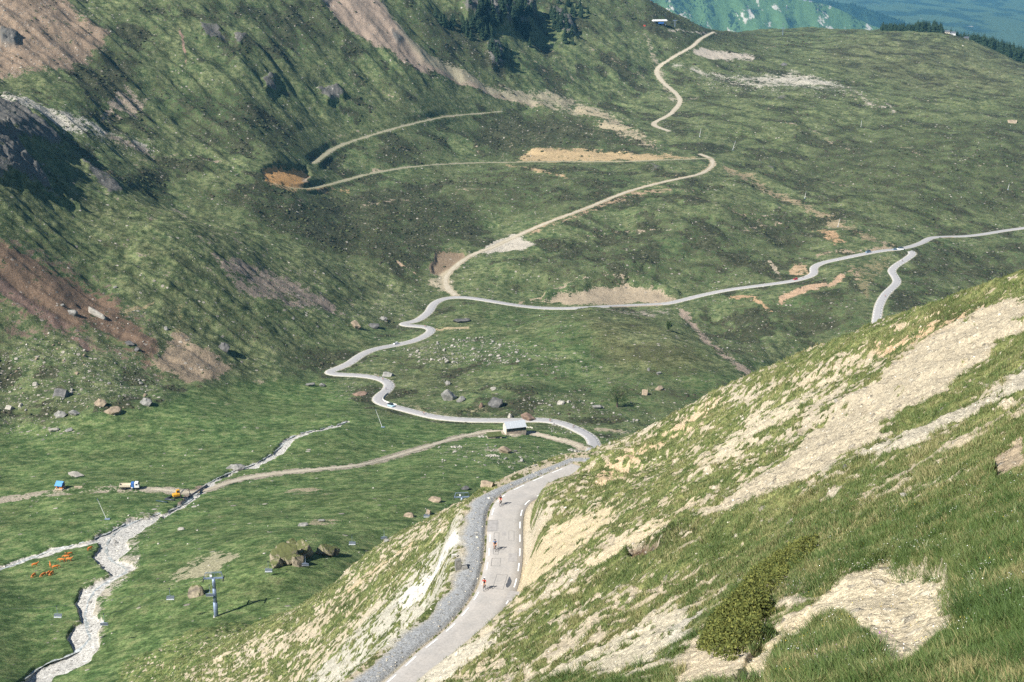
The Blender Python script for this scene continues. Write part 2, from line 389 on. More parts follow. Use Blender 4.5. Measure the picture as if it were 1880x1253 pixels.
# ================================================================ GROUND COVER of the valley and mountains
S2 = FAR.Z.shape
col = np.empty(S2+(3,), np.float32)
def setc(mask, c):
    m = mask[..., None]; col[:] = col*(1-m)+np.array(c, np.float32)*m
big = fbm(wx/90, wy/90, 4, 81); mid = fbm(wx/22, wy/22, 4, 82); str_ = fbm(wxr/70, wyr/8, 4, 83)
col[:] = np.array((.070, .110, .044))
setc(np.clip(.5+big*1.2, 0, 1)*.6, (.104, .126, .056))
setc(np.clip(mid*2-.2, 0, 1)*.5, (.062, .084, .038))
setc(MEADOW, (.076, .138, .043))
setc(MEADOW*np.clip(.35+big*1.6, 0, 1)*.7, (.100, .152, .050))
setc(MEADOW*np.clip(mid*1.8, 0, 1)*.45, (.052, .106, .032))
setc(KNOLL*.8, (.066, .114, .038))
setc(p2.mask([(1060,585),(1180,595),(1330,670),(1250,690),(1120,680)], 60)*.8, (.100, .105, .046))
PLAT = p2.mask([(1230,90),(1900,60),(1900,420),(1690,430),(1560,400),(1330,260)], 60)
setc(PLAT*.75, (.087, .115, .047))
setc(p2.mask([(1560,70),(1760,75),(1900,120),(1900,180),(1700,170),(1500,110)], 40)*.7, (.102, .108, .054))
hth = .24+.22*big+.30*mid+.2*str_*SPUR
hth = np.where(MEADOW > .5, hth*.15, hth)
pt1 = fbm(wx/46, wy/46, 5, 85, .6); pt2 = fbm(wx/120, wy/120, 4, 86, .55)
hth = hth+np.where(MEADOW > .5, .0, .48)*sstep(.04, .18, pt1+.5*pt2-.06)*(1-.6*KNOLL)*(1-.45*PLAT)
lite = sstep(.08, .22, -pt1-.3*pt2)*(1-MEADOW)
setc(lite*.7, (.092, .118, .052))
hth = hth-lite*.25
da, db = wx*.55-wy*.83, wx*.83+wy*.55
pt3 = fbm(da/95, db/22, 5, 89, .58); RIGHT = p2.mask([(1150,60),(1950,40),(1950,560),(1500,560),(1250,540),(1000,520),(1000,330)], 80)
hth = hth+RIGHT*.38*sstep(.02, .22, pt3); setc(RIGHT*sstep(.03, .25, -pt3)*.7, (.090, .116, .052))
n3_ = RIGHT*far_k*3.2*fbm(da/120, db/34, 3, 90); FAR.Z = FAR.Z+n3_*sstep(10, 60, Droad)
def H(poly, v, f=30):
    global hth
    m = p2.mask(poly, f*2.2); hth = np.maximum(hth, m*(v*.86+.30*mid+.1*big))
for poly, v in (([(380,350),(480,360),(560,352),(640,352),(760,330),(880,370),(900,420),(800,470),(770,510),(620,490),(500,440)], .80),
    ([(830,245),(930,205),(1060,215),(1260,285),(1100,275),(940,290),(870,275)], .95), ([(610,300),(760,245),(850,290),(700,312)], .6),
    ([(140,145),(195,85),(255,120),(230,200),(150,195)], .95), ([(240,150),(420,150),(560,230),(560,300),(360,270)], .6), ([(980,500),(1100,425),(1240,390),(1330,395),(1450,480),(1400,518),(1150,545),(1000,540)], .5),
    ([(1320,370),(1450,400),(1490,450),(1460,480),(1350,430)], .75), ([(1500,250),(1900,200),(1900,400),(1650,420),(1450,320)], .55), ([(1640,550),(1690,450),(1900,440),(1900,510)], .55),
    ([(1180,-10),(1290,45),(1400,60),(1390,85),(1300,75),(1180,50)], .9), ([(1230,60),(1285,80),(1240,90)], .95), ([(1300,60),(1420,75),(1400,95),(1310,90)], .8), ([(850,540),(1000,545),(1000,555),(870,548)], .3),
    ([(1370,560),(1500,520),(1590,560),(1590,610),(1450,640)], .6), ([(940,470),(1100,450),(1300,500),(1200,530),(960,540)], .4), ([(780,330),(880,300),(1100,310),(1250,320),(1080,370),(1000,400),(900,400)], .55),
    ([(370,-10),(420,-10),(400,80),(380,90)], .8), ([(440,20),(620,-10),(660,60),(560,120)], .6), ([(700,20),(850,10),(960,110),(920,150),(800,110)], .65), ([(1090,-10),(1200,10),(1200,60),(1120,60)], .6),
    ([(560,430),(700,500),(780,520),(700,440)], .8), ([(100,240),(300,300),(480,400),(400,390),(200,300)], .5), ([(900,725),(1140,740),(1260,770),(1240,790),(1000,760),(880,748)], .55), ([(1100,690),(1330,720),(1260,760),(1130,740)], .5), ([(1270,560),(1330,600),(1420,650),(1380,690),(1290,620)], .45)):
    H(poly, v)
hth *= 1-.0*MEADOW
hth = hth*(1-.55*SPUR)
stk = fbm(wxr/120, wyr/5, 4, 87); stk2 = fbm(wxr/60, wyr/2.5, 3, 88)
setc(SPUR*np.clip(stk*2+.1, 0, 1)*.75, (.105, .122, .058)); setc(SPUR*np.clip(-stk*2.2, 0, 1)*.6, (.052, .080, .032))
bare = SPUR*sstep(.12, .5, .6*stk+.5*stk2)*.52+RIGHT*sstep(.30, .5, .7*pt3+.6*fbm(wx/9, wy/9, 3, 91))*.5; bcol = np.empty(S2+(3,), np.float32); bcol[:] = np.array((.30, .26, .20))
def B(poly, c, v=.85, f=10, line=None, warp=True):
    m = p2.mask(poly, f*1.7, warp, line)
    mm = m[..., None]; k = (m > .02)[..., None]
    bcol[:] = np.where(k, bcol*(1-np.minimum(mm*3, 1))+np.array(c, np.float32)*np.minimum(mm*3, 1), bcol)
    np.maximum(bare, m*v, out=bare)
B([(-200,-60),(130,-20),(125,0),(150,35),(205,60),(195,95),(130,135),(-200,140)], (.25,.185,.13), .80, 22)
B([(-200,150),(60,180),(160,222),(250,258),(290,284),(260,288),(150,245),(60,210),(-200,190)], (.40,.375,.32), .66, 14)
B([(185,205),(230,158),(280,190),(250,228),(180,218)], (.32,.26,.20), .62, 18)
B([(555,-20),(690,-20),(740,60),(800,108),(900,158),(1000,190),(1080,222),(960,194),(880,170),(770,132),(650,62)], (.31,.24,.185), .92, 13)
B([(690,-20),(740,60),(880,150),(1050,170),(1130,215),(1225,278),(1150,250),(1040,210),(900,165),(780,115)], (.29,.26,.18), .68, 16)
B([(1060,205),(1150,235),(1250,290),(1190,275),(1100,240)], (.33,.28,.19), .66, 14)
B([(330,55),(336,90),(342,115)], (.30,.2,.15), .75, 5, 3)
B([(480,310),(500,302),(530,306),(560,303),(572,325),(560,342),(520,350),(490,336)], (.46,.265,.11), .84, 8)
B([(500,345),(560,350),(640,352)], (.42,.29,.15), .6, 8, 6)
B([(945,297),(965,280),(990,274),(1100,278),(1250,286),(1292,290),(1150,297),(980,299)], (.40,.30,.17), .80, 8)
B([(930,305),(985,320),(1040,330)], (.40,.29,.17), .7, 5, 3)
B([(975,428),(1080,388),(1160,358),(1230,348)], (.38,.27,.18), .62, 14, 6)
B([(1240,345),(1300,375),(1380,400)], (.38,.27,.19), .45, 14, 7)
B([(1180,335),(1260,315),(1300,300),(1330,335)], (.38,.29,.18), .5, 12, 5)
B([(788,502),(800,462),(850,462),(860,476),(832,490),(816,512)], (.22,.165,.11), .9, 8)
B([(730,485),(745,495),(765,510)], (.42,.3,.2), .8, 4, 2)
B([(872,470),(905,442),(940,430),(988,448),(962,464),(900,467)], (.44,.40,.33), .85, 8)
B([(775,515),(822,500),(850,545),(800,535)], (.36,.31,.22), .7, 12)
B([(960,552),(1010,553),(1080,534),(1130,526),(1200,535),(1245,550),(1240,558),(1100,560),(1000,560)], (.33,.27,.19), .88, 8)
B([(955,555),(1000,548)], (.36,.29,.2), .7, 5, 3)
B([(1060,572),(1150,574),(1235,566),(1240,580),(1180,590),(1120,585)], (.27,.24,.19), .6, 12)
B([(1250,575),(1272,590),(1300,630),(1340,660),(1375,690)], (.33,.26,.20), .72, 12, 9)
B([(1435,548),(1480,535),(1530,525),(1545,510)], (.42,.29,.19), .85, 7, 6)
B([(1340,548),(1380,546),(1420,568)], (.40,.27,.16), .75, 8, 5)
B([(1448,510),(1460,484),(1482,488),(1492,503)], (.40,.29,.18), .8, 7)
B([(1412,485),(1430,505)], (.36,.3,.22), .7, 5, 4)
B([(1490,418),(1530,425),(1556,452),(1530,454)], (.42,.28,.16), .7, 9)
B([(1330,310),(1450,370),(1560,425),(1630,452)], (.26,.21,.13), .70, 16, 9)
B([(1545,487),(1640,468),(1635,495),(1602,530),(1598,570),(1570,530)], (.23,.20,.11), .55, 18)
B([(1500,470),(1570,462),(1640,450)], (.32,.25,.17), .6, 8, 5)
B([(1540,505),(1575,510),(1560,495)], (.38,.27,.19), .7, 8)
B([(-60,430),(0,440),(68,478),(143,509),(218,560),(262,601),(302,628),(283,664),(259,655),(204,621),(163,600),(102,600),(54,587),(34,563),(-60,500)], (.150,.100,.066), .76, 16)
B([(40,470),(120,520),(200,580),(250,625)], (.155,.112,.078), .74, 12, 12)
B([(-60,395),(60,428),(180,500),(270,575),(330,640),(350,690),(300,704),(200,655),(60,625),(-60,610)], (.155,.118,.086), .50, 24)
B([(-60,430),(0,440),(68,478),(143,509),(218,560),(262,601),(302,628),(283,664),(259,655),(204,621),(163,600),(102,600),(54,587),(34,563),(-60,500)], (.150,.103,.070), .76, 16)
B([(300,628),(327,598),(361,628),(440,676),(402,695),(341,702),(307,685),(283,662)], (.25,.195,.135), .80, 16)
B([(330,560),(330,600)], (.22,.2,.1), .6, 8, 6)
B([(225,578),(280,552)], (.25,.21,.12), .8, 4, 3)
B([(375,461),(443,478),(511,498),(613,556),(640,582),(545,577),(443,543),(392,495)], (.215,.175,.14), .64, 18)
B([(0,520),(60,570),(160,640)], (.17,.115,.09), .65, 14, 10)
for L in ([(110,265),(180,300),(250,345),(330,388),(400,425),(500,470)], [(150,330),(250,390),(340,430),(420,470)], [(330,392),(380,425),(470,470),(560,510),(650,555)], [(20,400),(100,440),(200,510)], [(180,420),(260,470),(330,520)], [(200,250),(280,290)]):
    B(L, (.25,.205,.16), .52, 12, 4)
for L in ([(700,160),(760,210),(830,215)], [(650,150),(680,160)], [(640,130),(660,180)], [(830,215),(860,250),(880,290)], [(920,290),(935,270),(940,255)], [(985,230),(1060,235),(1090,250)], [(1000,70),(1060,150)], [(960,100),(1000,130)],
          [(1000,20),(1080,90),(1190,150)], [(1500,160),(1560,175),(1580,200)], [(1590,180),(1640,200)], [(1655,268),(1690,290)], [(1770,295),(1800,312)], [(1700,235),(1720,245)], [(1520,330),(1560,340)], [(600,260),(680,235)],
          [(560,330),(700,310)], [(840,360),(860,320)], [(840,355),(940,352)], [(520,400),(550,370)], [(440,380),(470,345)], [(1270,130),(1290,165),(1312,176)], [(1392,74),(1422,88),(1398,96)], [(1000,545),(1100,520),(1200,525)], [(1380,405),(1430,395),(1440,375)], [(1060,440),(1150,420),(1240,425)], [(660,385),(720,372),(800,380)], [(1430,230),(1500,245),(1560,280)], [(240,300),(330,290),(420,300)], [(1480,420),(1420,410),(1360,420)]):
    B(L, (.34,.27,.20), .62, 7, 2.5)
B([(1265,96),(1290,86),(1385,106),(1382,114),(1330,114),(1280,104)], (.42,.37,.30), .86, 9)
B([(1350,140),(1450,132),(1560,155),(1570,168),(1450,162),(1360,155)], (.42,.39,.32), .70, 14)
B([(1240,120),(1290,135),(1350,150),(1420,160)], (.40,.37,.30), .58, 12, 8)
B([(1560,155),(1590,190),(1640,205)], (.38,.33,.27), .6, 10, 5)
B([(1185,60),(1200,110),(1215,150),(1240,185)], (.32,.28,.20), .55, 12, 9)
B([(1380,10),(1290,40)], (.34,.28,.21), .5, 8, 4)
B([(1230,55),(1300,62)], (.42,.37,.3), .7, 6, 3)
B([(1240,190),(1300,175)], (.32,.28,.2), .6, 6, 3)
B([(300,1065),(330,1040),(400,1010),(445,1018),(440,1030),(380,1060),(310,1075)], (.30,.28,.18), .70, 16)
B([(740,745),(800,760),(870,770)], (.27,.25,.16), .6, 12, 8)
B([(800,603),(860,603)], (.36,.29,.18), .85, 4, 2.5, False)
B([(700,745),(770,750),(880,758),(970,768)], (.25,.23,.14), .55, 16, 6)
B([(1095,790),(1160,795)], (.33,.28,.2), .6, 8, 5)
B([(345,900),(370,890),(385,885),(370,905),(340,925),(325,925)], (.26,.2,.15), .85, 6)
for L in ([(600,708),(540,706),(470,708),(440,728),(420,745),(380,775),(340,800),(250,826),(150,842)], [(330,800),(260,830),(170,845)], [(770,855),(778,880),(760,900)], [(700,880),(690,850)], [(0,770),(60,790)], [(500,935),(420,990)], [(690,1000),(560,960)]):
    B(L, (.20,.20,.09), .5, 5, 1.6, False)
for e in [(380,770,20,6),(400,745,30,5),(300,775,12,5),(340,740,26,4),(560,905,60,14),(480,700,40,6),(590,960,40,8),(290,795,16,4)]:
    B([(e[0]-e[2],e[1]+2),(e[0]-e[2]*.3,e[1]-e[3]),(e[0]+e[2],e[1]-e[3]*.6),(e[0]+e[2]*.8,e[1]+e[3]*.7),(e[0],e[1]+e[3])], (.30,.26,.17), .5, 8)
B([(800,822),(870,818),(930,830),(1000,835),(930,842),(820,835)], (.34,.3,.23), .45, 12)
# beside roads and tracks
bare = np.maximum(bare, sstep(5.6, 3.8, Droad)*.55)
D_dirt = np.full(S2, 1e9, np.float32)
for k, P in TRACKS.items():
    d = dist_to(FAR, P, 16); w = {'bench':3.0,'upper':2.6,'meadow':2.0,'yard':2.4,'plateau':3.2,'dirt':2.8}[k]
    m = sstep(w+1.4, w-.6, d+1.0*fbm(wx/4, wy/4, 2, 77)); c = {'bench':(.27,.255,.17),'upper':(.25,.235,.16),'meadow':(.36,.32,.25),'yard':(.42,.36,.28),'plateau':(.42,.37,.28),'dirt':(.38,.33,.235)}[k]
    if k == 'meadow': m = m*(.42+.58*sstep(225, 290, PU2))
    bcol[:] = bcol*(1-m[..., None])+np.array(c, np.float32)*m[..., None]; bare = np.maximum(bare, m*(.99 if k in('plateau','dirt','meadow','yard') else .86))
bm_ = bedm[..., None]; bcol[:] = bcol*(1-bm_)+np.array((.49,.475,.435), np.float32)*bm_
bare = np.maximum(bare, bedm*.98)
gm = (GRAVEL*(1-bedm))[..., None]; bcol[:] = bcol*(1-gm)+np.array((.36,.33,.26), np.float32)*gm; bare = np.maximum(bare, GRAVEL*.52)
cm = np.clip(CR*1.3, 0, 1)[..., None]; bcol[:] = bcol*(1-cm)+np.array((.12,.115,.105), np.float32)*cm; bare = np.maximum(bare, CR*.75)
stn = .20+.10*big
stn = np.where(MEADOW > .5, .04, stn)
def ST(poly, v, f=20):
    global stn
    stn = np.maximum(stn, p2.mask(poly, f)*v)
ST([(736,642),(824,622),(893,618),(940,632),(990,660),(950,672),(859,672),(773,674)], 1.0, 14)
ST([(-60,640),(102,600),(204,624),(273,662),(310,690),(295,725),(239,753),(136,756),(-60,770)], .80, 26)
ST([(-60,765),(100,770),(150,800),(60,810),(-60,800)], .8)
ST([(1270,140),(1450,132),(1580,162),(1600,190),(1450,172),(1300,170)], .9)
ST([(-200,-60),(130,-20),(205,60),(195,95),(130,140),(-200,150)], .75)
ST([(-200,150),(60,180),(250,255),(300,285),(260,295),(60,215)], .95)
ST([(700,545),(760,530),(800,560),(720,590),(640,600),(540,590)], .5)
ST([(0,560),(150,600),(320,690),(440,690),(360,610),(250,560)], .5)
ST([(375,461),(511,498),(640,582),(545,585),(430,540)], .45)
ST([(640,690),(700,730),(640,740),(600,715)], .6)
ST([(900,730),(1150,745),(1250,770),(1000,765)], .55)
ST([(960,625),(1100,680),(1000,700)], .5)
ST([(800,815),(1080,830),(1040,870),(880,860),(800,840)], .55)
ST([(1000,770),(1120,800),(1110,815),(1060,800)], .55)
ST([(1250,575),(1300,590),(1380,690),(1340,670)], .5)
stn = np.maximum(stn, GRAVEL*.6); stn = np.maximum(stn, bedm*.7)
ok = far_k*.0+sstep(3.0, 5, Droad)
stn = stn*ok; hth = hth*ok*(1-bedm)
# ================================================================ GROUND MATERIAL
class NT:
    def __init__(s, nt): s.nt = nt
    def n(s, typ, **kw):
        nd = s.nt.nodes.new('ShaderNode'+typ)
        for k, v in kw.items():
            if k.startswith('i_'): nd.inputs[int(k[2:]) if k[2:].isdigit() else k[2:]].default_value = v
            else: setattr(nd, k, v)
        return nd
    def l(s, a, b): s.nt.links.new(a, b)
    def put(s, sock, v):
        if hasattr(v, 'node'): s.l(v, sock)
        else: sock.default_value = v
    def math(s, op, a, b=0., c=0.):
        nd = s.n('Math', operation=op)
        for i, v in enumerate((a, b, c)): s.put(nd.inputs[i], v)
        return nd.outputs[0]
    def rng(s, x, a, b, c, d, smooth=False):
        nd = s.n('MapRange'); nd.interpolation_type = 'SMOOTHSTEP' if smooth else 'LINEAR'
        for i, v in enumerate((x, a, b, c, d)): s.put(nd.inputs[i], v)
        return nd.outputs[0]
    def mix(s, f, a, b, mode='MIX'):
        nd = s.n('Mix', data_type='RGBA', blend_type=mode)
        s.put(nd.inputs[0], f)
        for i, v in ((6, a), (7, b)):
            s.put(nd.inputs[i], (*v, 1) if isinstance(v, tuple) and len(v) == 3 else v)
        return nd.outputs[2]
    def noise(s, vec, scale, detail=6, rough=.6, dist=0.):
        nd = s.n('TexNoise'); s.l(vec, nd.inputs['Vector'])
        nd.inputs['Scale'].default_value = scale; nd.inputs['Detail'].default_value = detail; nd.inputs['Roughness'].default_value = rough; nd.inputs['Distortion'].default_value = dist
        return nd.outputs['Fac']
    def attr(s, name): return s.n('Attribute', attribute_name=name)
def ground_mat(name, fine, stone_scales, rot=0., stretch=1., heath=(.040,.042,.024), stonec=(.40,.375,.33), bump=.6, dry=(.16,.15,.075), thr=0., jit=.42):
    m, nt, bs = newmat(name); g = NT(nt)
    P = g.n('TexCoord').outputs['Object']
    mp = g.n('Mapping'); g.l(P, mp.inputs['Vector']); mp.inputs['Rotation'].default_value = (0, 0, rot); mp.inputs['Scale'].default_value = (1/stretch, 1, 1)
    Q = mp.outputs['Vector']
    col = g.attr('cover').outputs['Color']; bcol = g.attr('soil').outputs['Color']
    hth = g.attr('heath').outputs['Fac']; stn = g.attr('stones').outputs['Fac']; bare = g.attr('bare').outputs['Fac']
    n0 = g.noise(Q, fine*.13, 8, .62); n1 = g.noise(Q, fine*.5, 8, .66); n2 = g.noise(P, fine*2.2, 6, .7); n3 = g.noise(P, fine*9, 4, .7)
    # grass: tussocks, dry tufts, darker hollows
    c = g.mix(g.rng(n1, .42, .72, 0, .75), col, (*dry, 1))
    k = g.math('MULTIPLY', g.rng(n2, .36, .64, .55, 1.42), g.rng(n3, .34, .66, .62, 1.38))
    k = g.math('MULTIPLY', g.math('MULTIPLY', k, g.rng(n0, .38, .62, .78, 1.24)), g.rng(n1, .38, .62, .58, 1.42))
    c = g.mix(1., c, g.n('CombineColor').outputs[0], 'MIX') if False else c
    kc = g.n('CombineXYZ'); [g.put(kc.inputs[i], k) for i in range(3)]
    c = g.mix(1., c, kc.outputs[0], 'MULTIPLY')
    # low heather and juniper mats
    hn = g.math('ADD', g.math('MULTIPLY', n1, .62), g.math('MULTIPLY', n2, .38))
    hm = g.rng(g.math('ADD', g.rng(hn, .36, .64, -.5, .5), g.math('MULTIPLY', hth, .95)), .42, .60, 0, 1, True)
    hc = g.mix(1., (*heath, 1), kc.outputs[0], 'MULTIPLY')
    c = g.mix(g.math('MULTIPLY', hm, .92), c, hc)
    # bare earth and scree with a ragged, speckled edge
    bn = g.math('ADD', g.math('MULTIPLY', n0, .35), g.math('ADD', g.math('MULTIPLY', n1, .4), g.math('MULTIPLY', n2, .25)))
    be = g.rng(g.math('ADD', g.math('MULTIPLY', bare, 1.), g.rng(bn, .37, .63, -jit, jit)), .50+thr, .62+thr, 0, 1, True)
    sk = g.math('MULTIPLY', g.rng(n3, .34, .66, .58, 1.38), g.rng(n2, .36, .64, .66, 1.3))
    sc_ = g.n('CombineXYZ'); [g.put(sc_.inputs[i], sk) for i in range(3)]
    so = g.mix(1., bcol, sc_.outputs[0], 'MULTIPLY')
    c = g.mix(be, c, so)
    hgt = g.math('ADD', g.math('MULTIPLY', n2, .6), g.math('MULTIPLY', n3, .25))
    hgt = g.math('ADD', hgt, g.math('MULTIPLY', hm, .45))
    # loose stones
    for i, s_ in enumerate(stone_scales):
        v = g.n('TexVoronoi', feature='F1'); g.l(P, v.inputs['Vector']); v.inputs['Scale'].default_value = s_
        se = g.n('SeparateColor'); g.l(v.outputs['Color'], se.inputs[0])
        on = g.math('LESS_THAN', se.outputs[0], g.math('MULTIPLY', stn, .62))
        r = g.rng(se.outputs[1], 0, 1, .12, .44)
        dd = g.math('ADD', v.outputs['Distance'], g.math('MULTIPLY', g.math('SUBTRACT', n2, .5), .35))
        ma = g.math('MULTIPLY', on, g.rng(g.math('DIVIDE', dd, r), .8, 1., 1, 0))
        br = g.rng(se.outputs[2], 0, 1, .45, 1.25)
        bc = g.n('CombineXYZ'); [g.put(bc.inputs[j], br) for j in range(3)]
        sb = g.mix(1., g.mix(.45, (*stonec, 1), bcol), bc.outputs[0], 'MULTIPLY')
        sb = g.mix(1., sb, sc_.outputs[0], 'MULTIPLY')
        c = g.mix(ma, c, sb)
        hgt = g.math('ADD', hgt, g.math('MULTIPLY', ma, .7/(i+1)))
    g.l(c, bs.inputs['Base Color']); bs.inputs['Roughness'].default_value = .95; bs.inputs['Specular IOR Level'].default_value = .12
    b = g.n('Bump'); b.inputs['Strength'].default_value = bump; b.inputs['Distance'].default_value = .9/fine
    g.l(hgt, b.inputs['Height']); g.l(b.outputs[0], bs.inputs['Normal'])
    return m
M_FAR = ground_mat('mountain_ground', .42, (.30, .75))
M_NEAR = ground_mat('near_ground', 1.6, (1.2, 3.6), rot=math.radians(47), stretch=3.2, heath=(.055,.060,.024), stonec=(.50,.46,.38), bump=.7, dry=(.22,.20,.085), thr=-.05, jit=.20)
def grid_mesh(G, name, mat, keep=None):
    V = np.stack([G.X, G.Y, G.Z], -1).reshape(-1, 3)
    i = np.arange(G.nr*G.nc).reshape(G.nr, G.nc)
    Q = np.stack([i[:-1, :-1], i[:-1, 1:], i[1:, 1:], i[1:, :-1]], -1)
    idx = None
    if keep is not None:
        k = keep[:-1, :-1] | keep[1:, 1:] | keep[:-1, 1:] | keep[1:, :-1]
        Q = Q[k]; used = np.unique(Q); re = np.full(len(V), -1, np.int64); re[used] = np.arange(len(used))
        V = V[used]; Q = re[Q]; idx = used
    o = mesh_np(name, V, Q.reshape(-1, 4), mat, smooth=True)
    return o, idx
def finish_ground(o, idx, cover, soil, hth, stn, bare):
    f = lambda a: a.reshape(-1, *a.shape[2:])[idx] if idx is not None else a.reshape(-1, *a.shape[2:])
    cattr(o, 'cover', f(cover)); cattr(o, 'soil', f(soil)); fattr(o, 'heath', f(hth)); fattr(o, 'stones', f(stn)); fattr(o, 'bare', f(bare))
ter, _ = grid_mesh(FAR, 'mountain_terrain', M_FAR); tag(ter, kind='structure')
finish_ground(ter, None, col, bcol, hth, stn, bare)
for t0, t1 in ((-.85, -.487), (.487, .85)):
    SG = Grid(t0, t1, 200, 140, 3150, 320); tt = np.clip(SG.T, -.62, .62); SG.Z = T2(tt*2.5, np.log(SG.Y))*SG.Y
    sx, sy = SG.X.astype(np.float32), SG.Y.astype(np.float32); SG.Z = SG.Z+(9*fbm(sx/190, sy/190, 3, 1)+4*fbm(sx/60, sy/60, 4, 5))*np.clip((SG.Y-600)/400, .1, 1)*np.clip(np.abs(np.abs(SG.T)-.487)/.04, 0, 1)
    so2, _ = grid_mesh(SG, 'mountain_terrain', M_FAR); tag(so2, kind='structure'); sb = fbm(sx/46, sy/46, 5, 85, .6); sz = SG.Z.shape
    finish_ground(so2, None, np.ones(sz+(3,), np.float32)*np.array((.085, .118, .044), np.float32), np.ones(sz+(3,), np.float32)*np.array((.3, .26, .2), np.float32), np.clip(.25+1.2*sb, 0, .9), np.full(sz, .15, np.float32), np.clip(.1-.5*sb, 0, .4))
# ================================================================ THE NEAR HILLSIDE
NRD = np.array(near_c)
NRD = resample(catmull(NRD, 8), 1.0)
for k in range(3): NRD[:, k] = smooth1(NRD[:, k], 4)
nx_ = NEAR.X.astype(np.float32); ny_ = NEAR.Y.astype(np.float32)
PU1, PV1 = uv_of(NEAR)
NN = [fbm(nx_/7, ny_/7, 4, 140), fbm(nx_/7, ny_/7, 4, 160)]
wsc = np.clip(60/NEAR.Y, .25, 2.2).astype(np.float32)
p1 = Paint(PU1, PV1, PU1+NN[0]*34*wsc, PV1+NN[1]*22*wsc)
def side_of(G, P, R):
    """signed side: positive to the right of the road seen from the photographer"""
    D, Zr = G.corridor(P, R)
    S = np.zeros(D.shape, np.float32); T = np.full(D.shape, 1e9, np.float32)
    for a, b in zip(P[:-1], P[1:]):
        m = (a+b)/2; w = G.window(m[0], m[1], R)
        if S[w].size == 0: continue
        d = np.hypot(G.X[w]-m[0], G.Y[w]-m[1]); k = d < T[w]
        cr = (b[0]-a[0])*(G.Y[w]-a[1])-(b[1]-a[1])*(G.X[w]-a[0])
        T[w] = np.where(k, d, T[w]); S[w] = np.where(k, -np.sign(cr), S[w])
    return D, S, Zr
DN, SN, ZN = side_of(NEAR, NRD, 26)
# along / across the fall line of the hillside
al = -.73*nx_+.68*ny_; ac = .68*nx_+.73*ny_
kr = sstep(3.5, 14, DN)
fade = np.clip(NEAR.Y/90, .25, 1.25).astype(np.float32)
nn = kr*fade*(2.2*fbm(ac/26, al/70, 3, 101)+1.0*fbm(ac/8, al/24, 4, 102)+.55*fbm(ac/3.4, al/5, 3, 103, ridged=True))
nn += kr*np.clip(NEAR.Y/60, .3, 1.5)*(.20*fbm(nx_/1.3, ny_/1.3, 3, 104)+.08*fbm(nx_/.4, ny_/.4, 2, 105))
NEAR.Z = NEAR.Z+nn
# slips and hollows in the turf
PIT = p1.mask([(1533,1116),(1530,1071),(1598,1040),(1649,1022),(1669,1020),(1704,1032),(1731,1060),(1748,1116),(1740,1155),(1693,1185),(1656,1200),(1612,1190),(1581,1150)], 14)
PIT = np.maximum(PIT, p1.mask([(1420,1160),(1480,1110),(1560,1060),(1640,1020),(1700,1020),(1760,1070),(1765,1130),(1700,1190),(1640,1205),(1600,1150),(1520,1130),(1460,1170)], 10))
NEAR.Z -= PIT*(.15+.75*sstep(1540, 1680, PU1)*sstep(1215, 1120, PV1))*(1+.3*fbm(nx_/1.5, ny_/1.5, 3, 106))
SLIP2 = p1.mask([(1359,1270),(1387,1184),(1410,1150),(1458,1120),(1506,1124),(1540,1120),(1458,1153),(1431,1194),(1444,1270)], 12)
NEAR.Z -= SLIP2*.30
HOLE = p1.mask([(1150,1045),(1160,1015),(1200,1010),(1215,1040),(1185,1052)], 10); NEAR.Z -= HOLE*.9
HOLE2 = p1.mask([(1815,845),(1850,820),(1885,800),(1885,850),(1840,870)], 10); NEAR.Z -= HOLE2*.5
# the road bench: cut bank on the hill side, fill slope on the valley side
k = np.where(SN > 0, sstep(6.2, 3.1, DN), sstep(13, 7.2, DN))
NEAR.Z = NEAR.Z*(1-k)+(ZN-.10)*k
thin = sstep(222, 236, NEAR.Y)
berm = np.where(SN < 0, sstep(3.15, 3.9, DN)*sstep(7.4-2.0*thin, 5.0-.6*thin, DN), 0)*(1-.4*thin)
NEAR.Z += berm*(.38+.16*fbm(nx_/2.2, ny_/2.2, 4, 110)+.08*fbm(nx_/.7, ny_/.7, 2, 111))
bermc = np.where(SN < 0, sstep(3.1, 3.5, DN)*sstep(7.6-2.6*thin, 5.8-1.4*thin, DN+1.6*NN[0]), 0)
bermc *= sstep(-25, -8, NEAR.X+0*NEAR.Y+14) if False else 1
# ---- cover
S1 = NEAR.Z.shape
ncol = np.empty(S1+(3,), np.float32); ncol[:] = np.array((.098,.130,.042))
def setn(mask, c):
    m = mask[..., None]; ncol[:] = ncol*(1-m)+np.array(c, np.float32)*m
nb = fbm(ac/18, al/50, 4, 121); nm = fbm(ac/5, al/14, 4, 122)
setn(np.clip(.4+nb, 0, 1)*.7, (.130,.145,.058)); setn(np.clip(nm*1.6, 0, 1)*.6, (.078,.112,.038))
FG = p1.mask([(1560,1000),(1700,900),(1900,820),(1900,1300),(1560,1300),(1500,1200)], 120)
setn(FG*.75, (.075,.100,.033))
LEFT = np.where((SN <= 0) & (NEAR.X < 2), 1., 0.)*sstep(9, 16, DN)+np.where((DN > 1e6) & (NEAR.X < -12), 1., 0.)
LEFT = np.clip(LEFT, 0, 1)
setn(LEFT*.8, (.092,.122,.042))
toe = np.clip((FAR.sample(NEAR.X, NEAR.Y)-NEAR.Z+14)/16, 0, 1); setn(toe, (.064,.112,.031))
nbare = np.clip(.45+.30*nb+.26*nm+.05*sstep(70, 120, NEAR.Y), 0, .85)*(1-.50*FG)*(1-.75*toe)
soil = np.empty(S1+(3,), np.float32); soil[:] = np.array((.42,.355,.245))
sw = np.clip(.5+fbm(ac/9, al/26, 3, 131), 0, 1)[..., None]; soil[:] = soil*(1-.5*sw)+np.array((.42,.385,.315), np.float32)*.5*sw
nst = .22+.15*nb
